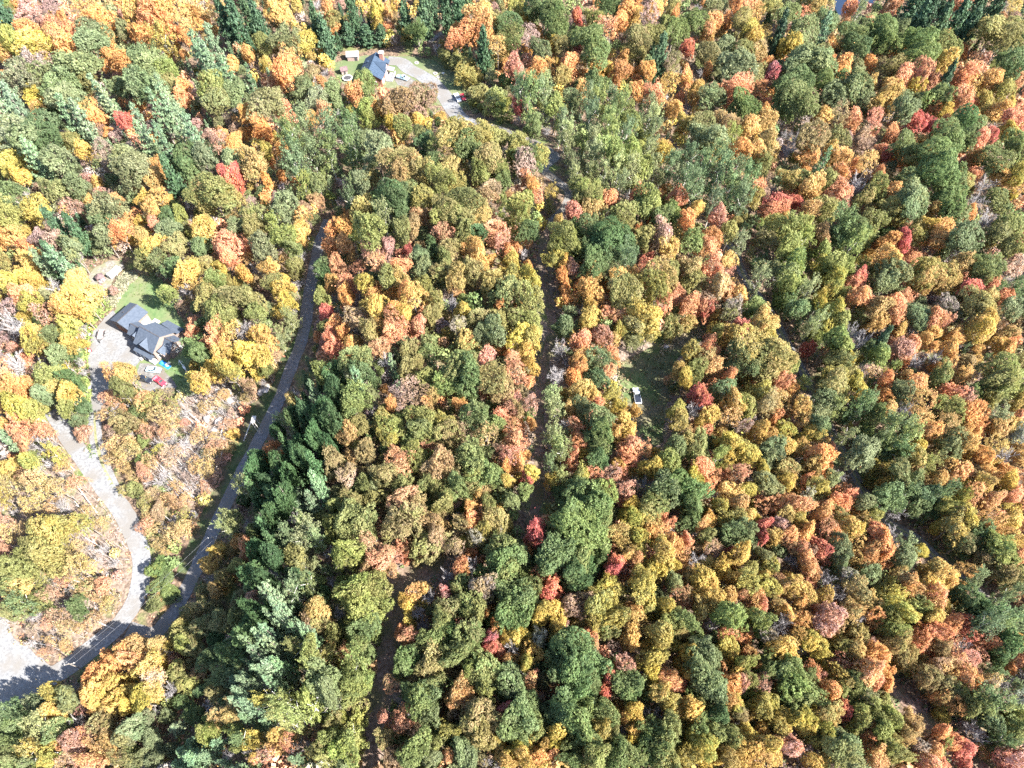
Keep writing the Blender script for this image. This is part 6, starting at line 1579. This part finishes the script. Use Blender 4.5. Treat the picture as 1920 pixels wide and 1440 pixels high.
def mixc(a, b2, f):
    return tuple(p * (1 - f) + q * f for p, q in zip(a, b2))

PU, PV = np.array([t['u'] for t in placed]), np.array([t['v'] for t in placed])
CATEGORY = {**dict.fromkeys('wm', 'pine tree'), **dict.fromkeys('gdlu', 'oak tree'), **dict.fromkeys('oarspy', 'maple tree'), 'h': 'hemlock tree', 'n': 'bare tree', 'e': 'ash tree', 'v': 'poplar tree', 't': 'aspen tree', 'b': 'birch tree'}
count = {}
rest = {}
order = sorted(range(len(placed)), key=lambda i: -placed[i]['r'] - (0 if -5 < placed[i]['u'] < 1925 and -5 < placed[i]['v'] < 1445 else -1000))
SECOND = dict(o='aysaoy', a='yolyoa', r='sso', s='oapao', p='nsu', y='aayt', g='ltegd', d='ggel', l='gtuya', u='lasp', e='lgb', v='ebt', t='lybg', b='tel', w='ebg', h='dd', m='gdd', n='p')
for i in order:
    t = placed[i]
    rg = t['rg']
    c = count.get(t['name'], 0)
    dn = np.hypot(PU - t['u'], PV - t['v'])
    dn[i] = 1e9
    nbk = placed[int(np.argmin(dn))]['k']
    base = jitter_col(mixc(LEAFCOL[t['k']], LEAFCOL[nbk], rg.uniform(0.0, 0.24) if t['k'] not in 'rwhm' else 0), rg)
    second = jitter_col(mixc(LEAFCOL[t['k']], LEAFCOL[t['k2']] if t['k2'] else LEAFCOL[rg.choice(SECOND[t['k']])], 0.9 if t['k2'] else rg.uniform(0.25, 0.75)), rg)
    if t['slope'] and t['k'] in 'oasyupr':
        base, second = mixc(base, (0.30, 0.225, 0.165), 0.4), mixc(second, (0.28, 0.22, 0.18), 0.4)
    t['base'], t['second'] = base, second
    margin = t['u'] < -25 or t['u'] > 1945 or t['v'] < -25 or t['v'] > 1500
    if c >= 296 or margin:
        rest.setdefault('beyond' if margin else t['name'], []).append(t)
        continue
    count[t['name']] = c + 1
    lab = namer.label(i, t['head'])
    z = float(terrain(t['x'], t['y']))
    cat = CATEGORY[t['k']]
    root = thing(t['name'], lab, cat, (t['x'], t['y'], z), rg.uniform(0, 6.28), t['words'].replace(' and %s', ' two-tone').replace('%s', '') + 's in the autumn forest')
    cr = bpy.data.objects.new('crown', t['me'])
    col.objects.link(cr)
    cr.parent = root
    cr.location = (0, 0, t['hc'])
    sh = t['half'] / {'broad': 0.85, 'oval': 1.12, 'great': 0.72, 'thin': 0.9, 'airy': 1.2, 'pine': 1.35, 'young_pine': 1.5, 'hemlock': 2.1, 'bare': 0.9}[t['shape']]
    q = rg.uniform(0.82, 1.2)
    cr.scale = (t['rm'] * q, t['rm'] / q, sh)
    if t['k'] not in 'whm':
        cr.rotation_euler = (rg.uniform(-0.2, 0.2), rg.uniform(-0.2, 0.2), 0)
    cr.color = (*base, 1)
    cr['tint'] = [float(ch) for ch in second]
    tm = WTRUNK if t['k'] in 'btv' and t['shape'] == 'airy' else STRUNK if t['k'] in 'whm' else GTRUNK if t['k'] == 'n' else TRUNK
    tr_ = bpy.data.objects.new('trunk', tm[rg.randrange(len(tm))])
    col.objects.link(tr_)
    tr_.parent = root
    th = t['ht'] * (0.98 if t['k'] in 'whm' else 0.82)
    tr_.scale = (max(3.0, th * 0.6), max(3.0, th * 0.6), th)
print(count, {k: len(v) for k, v in rest.items()})

# trees past the limit, and the woods just outside the picture: one mass
def simple_mass(name, lst, label, cat):
    Vs, Ts, C1, C2 = [], [], [], []
    for t in lst:
        rg = np.random.default_rng(int(t['x'] * 7 + t['y'] * 13) % 99991)
        n = 170
        d = unit(rg.normal(0, 1, (n, 3)) + [0, 0, 0.25])
        con = t['k'] in 'whm'
        P = d * rg.uniform(0.75, 1.0, (n, 1)) * (1 - 0.25 * np.sin(4 * d[:, :1] + t['x']) * np.cos(5 * d[:, 1:2] + t['y']))
        if con:
            P[:, :2] *= (0.55 - 0.45 * P[:, 2:])
        V = leaf_quads(P, d, 0.26, rg)
        V = V * [t['rm'], t['rm'], t['half']] + [t['x'], t['y'], float(terrain(t['x'], t['y'])) + t['hc']]
        Vs.append(V)
        f = rg.uniform(0, 1, (n, 1))
        C1.append(np.array(t['base']) * (1 - f) + np.array(t['second']) * f)
    V = np.concatenate(Vs)
    C = np.concatenate(C1)
    me = quads_mesh(name, V, np.zeros(len(C)), [M['mass_leaf']])
    at = me.attributes.new('leafcol', 'FLOAT_COLOR', 'FACE')
    at.data.foreach_set('color', np.concatenate([C, np.ones((len(C), 1))], 1).astype(np.float32).ravel())
    o = bpy.data.objects.new(name, me)
    col.objects.link(o)
    o['kind'] = 'stuff'
    o['label'] = label
    o['category'] = cat
    return o

def attr_leaf_material(name):
    m, nt, b = new_mat(name, 0.6, 0.2)
    N, L = nt.nodes, nt.links
    at = N.new('ShaderNodeAttribute')
    at.attribute_name = 'leafcol'
    geo = N.new('ShaderNodeNewGeometry')
    mr = N.new('ShaderNodeMapRange')
    mr.inputs[3].default_value, mr.inputs[4].default_value = 0.72, 1.28
    L.new(geo.outputs['Random Per Island'], mr.inputs[0])
    hs = N.new('ShaderNodeHueSaturation')
    L.new(mr.outputs[0], hs.inputs['Value'])
    L.new(at.outputs['Color'], hs.inputs['Color'])
    L.new(hs.outputs[0], b.inputs['Base Color'])
    tr = N.new('ShaderNodeBsdfTranslucent')
    L.new(hs.outputs[0], tr.inputs['Color'])
    ms = N.new('ShaderNodeMixShader')
    ms.inputs[0].default_value = 0.3
    L.new(b.outputs[0], ms.inputs[1])
    L.new(tr.outputs[0], ms.inputs[2])
    L.new(ms.outputs[0], N['Material Output'].inputs[0])
    return m
M['mass_leaf'] = attr_leaf_material('mass_leaf')
for k, lst in rest.items():
    if k == 'beyond':
        simple_mass('surrounding_forest', lst, 'mixed autumn forest continuing around the edges of the view', 'forest')
    else:
        simple_mass(k + '_thicket', lst, f"scattered smallest {k.replace('_', ' ')}s filling gaps between the larger crowns", 'thicket')

# ---------------------------------------------------------------- undergrowth, grass tufts, fallen trunks
def undergrowth():
    rng = np.random.default_rng(5)
    n = 15000
    u = rng.uniform(-60, 1980, n)
    v = 1500 - 1560 * rng.uniform(0, 1, n) ** 1.25
    ok = ~hard_surface(u, v, 0.3)
    for p in HOUSES:
        ok &= ~inside(p, u, v)
    u, v = u[ok], v[ok]
    X, Y = ground_at(u, v)
    Z = terrain(X, Y)
    n = len(X)
    sp = np.zeros(n, bool)
    for p in LITTER[:2]:
        sp |= inside(p, u, v)
    pal = np.array([LEAFCOL[k] for k in 'lgutesadp'])
    pal = np.concatenate([pal, [[0.30, 0.22, 0.18], [0.34, 0.26, 0.21], [0.30, 0.29, 0.15]]])
    pick = np.where(sp, rng.choice([0, 2, 5, 6, 8, 9, 9, 10, 10, 11], n), rng.integers(0, 9, n))
    c = pal[pick] * rng.uniform(0.7, 1.1, (n, 1))
    R = rng.uniform(0.5, 1.5, n) * np.where(sp, 0.7, 1)
    for poly, (ca, cb), k in BRUSH:
        Q = np.array(poly)
        bu, bv = rng.uniform(Q[:, 0].min(), Q[:, 0].max(), k * 3), rng.uniform(Q[:, 1].min(), Q[:, 1].max(), k * 3)
        ok = inside(poly, bu, bv)
        if poly[0][0] < 1000:
            ok &= ~hard_surface(bu, bv, 0.2)
        bu, bv = bu[ok][:k], bv[ok][:k]
        bx, by = ground_at(bu, bv)
        f = rng.uniform(0, 1, (len(bx), 1))
        X, Y, Z = np.concatenate([X, bx]), np.concatenate([Y, by]), np.concatenate([Z, terrain(bx, by)])
        c = np.concatenate([c, np.array(ca) * (1 - f) + np.array(cb) * f])
        R = np.concatenate([R, rng.uniform(0.6, 1.4, len(bx))])
    n = len(X)
    per = 9
    idx = np.repeat(np.arange(n), per)
    d = unit(rng.normal(0, 1, (len(idx), 3)))
    d[:, 2] = np.abs(d[:, 2])
    P = np.stack([X, Y, Z], 1)[idx] + d * R[idx][:, None] * rng.uniform(0.5, 1, (len(idx), 1)) * [1, 1, 0.9]
    V = leaf_quads(P, d + [0, 0, 0.4], 0.42, rng)
    me = quads_mesh('undergrowth', V, np.zeros(len(idx)), [M['mass_leaf']])
    at = me.attributes.new('leafcol', 'FLOAT_COLOR', 'FACE')
    cc = c[idx]
    at.data.foreach_set('color', np.concatenate([cc, np.ones((len(cc), 1))], 1).astype(np.float32).ravel())
    o = bpy.data.objects.new('undergrowth', me)
    col.objects.link(o)
    o['kind'] = 'stuff'
    o['label'] = 'low autumn brush and saplings covering the forest floor'
    o['category'] = 'undergrowth'
undergrowth()

def twig_brush():
    """leafless grey saplings standing on the open slopes"""
    rng = np.random.default_rng(15)
    V, F = [], []
    spots = []
    for p, n in ((LITTER[0], 330), (LITTER[1], 420)):
        P = np.array(p)
        k = 0
        while k < n:
            u, v = rng.uniform(P[:, 0].min(), P[:, 0].max()), rng.uniform(P[:, 1].min(), P[:, 1].max())
            if inside(p, u, v) and not hard_surface(u, v, 0.3):
                spots.append((u, v))
                k += 1
    for (u, v) in spots:
        b2 = gp(float(u), float(v))
        h = rng.uniform(2.0, 5.0)
        lean = rng.normal(0, 0.14, 2)
        top = np.array([b2.x + lean[0] * h, b2.y + lean[1] * h, b2.z + h])
        b3 = np.array(b2)
        limb(V, F, b3, top, 0.07, 0.03, 3)
        for k in range(5):
            f = rng.uniform(0.35, 0.95)
            q = b3 * (1 - f) + top * f
            limb(V, F, q, q + rng.normal(0, 0.45, 3) + [0, 0, 0.7], 0.03, 0.015, 3)
    o = bpy.data.objects.new('bare_saplings', wood_mesh('bare_saplings', M['grey_twig'], V, F))
    col.objects.link(o)
    o['kind'] = 'stuff'
    o['label'] = 'thin leafless grey saplings on the open leaf-strewn slopes'
    o['category'] = 'saplings'
twig_brush()

def grass_tufts():
    rng = np.random.default_rng(25)
    Vs = []
    Cs = []
    for key, n, cset in (('lawn_farm', 900, ((0.09, 0.15, 0.045), (0.13, 0.17, 0.06))), ('top_lawn', 900, ((0.15, 0.17, 0.08), (0.2, 0.2, 0.11))), ('meadow', 700, ((0.13, 0.14, 0.07), (0.24, 0.2, 0.13))), ('verge', 900, ((0.08, 0.12, 0.04), (0.14, 0.15, 0.06)))):
        poly = AREAS[key][3]
        P = np.array(poly)
        u = rng.uniform(P[:, 0].min() - 3, P[:, 0].max() + 3, n * 3)
        v = rng.uniform(P[:, 1].min() - 3, P[:, 1].max() + 3, n * 3)
        ok = inside(poly, u, v)
        for other in ('yard', 'parking', 'car_pad'):
            ok &= ~inside(AREAS[other][3], u, v)
        for _, (line, w, _, _) in ROADS.items():
            ok &= line_dist(line, u, v) > w * 3.2
        for p in HOUSES:
            ok &= ~inside(p, u, v)
        u, v = u[ok], v[ok]
        X, Y = ground_at(u, v)
        Pt = np.stack([X, Y, terrain(X, Y) + 0.12], 1)
        idx = np.repeat(np.arange(len(Pt)), 4)
        Q = Pt[idx] + rng.normal(0, 0.16, (len(idx), 3)) * [1, 1, 0.3]
        Vs.append(leaf_quads(Q, np.tile([0, 0, 0.6], (len(idx), 1)) + rng.normal(0, 0.5, (len(idx), 3)), 0.22, rng))
        f = rng.uniform(0, 1, (len(idx), 1))
        Cs.append(np.array(cset[0]) * (1 - f) + np.array(cset[1]) * f)
    V, C = np.concatenate(Vs), np.concatenate(Cs)
    me = quads_mesh('grass_tufts', V, np.zeros(len(C)), [M['mass_leaf']])
    at = me.attributes.new('leafcol', 'FLOAT_COLOR', 'FACE')
    at.data.foreach_set('color', np.concatenate([C, np.ones((len(C), 1))], 1).astype(np.float32).ravel())
    o = bpy.data.objects.new('grass_tufts', me)
    col.objects.link(o)
    o['kind'] = 'stuff'
    o['label'] = 'uneven grass tufts on the lawns and the clearing'
    o['category'] = 'grass'
grass_tufts()

log_namer = Namer([(a + c) / 2 for a, b2, c, d in logs], [(b2 + d) / 2 for a, b2, c, d in logs], ['another fallen trunk'] * len(logs))
for i, (u0, v0, u1, v1) in enumerate(logs):
    a, b2 = gp(u1, v1, 0.1), gp(u0, v0, 2.2)
    rg = random.Random(i)
    V, F = [], []
    av, bv = np.array(a), np.array(b2)
    limb(V, F, av, bv, 0.17, 0.07, 6)
    L = np.linalg.norm(bv - av)
    for k in range(6):
        f = rg.uniform(0.5, 1.0)
        q = av * (1 - f) + bv * f
        dd = unit(bv - av) * rg.uniform(0.6, 1.3) + np.array([rg.uniform(-0.8, 0.8), rg.uniform(-0.8, 0.8), rg.uniform(-0.1, 0.7)])
        limb(V, F, q, q + dd, 0.05, 0.02, 4)
    o = bpy.data.objects.new('fallen_trunk', wood_mesh('fallen_trunk', M['dead_log'], V, F))
    col.objects.link(o)
    um, vm = (u0 + u1) / 2, (v0 + v1) / 2
    w = f"{log_words[i % 8]} {'leaning' if i % 3 else 'fallen'} grey trunk"
    lab = f'{w} {lm_phrase(um, vm)}'
    if lab in used_labels:
        lab = f'{w} {lm_phrase(um, vm, 1)}'
    used_labels.add(lab)
    tag(o, lab, 'fallen tree', 'pale fallen and leaning trunks')
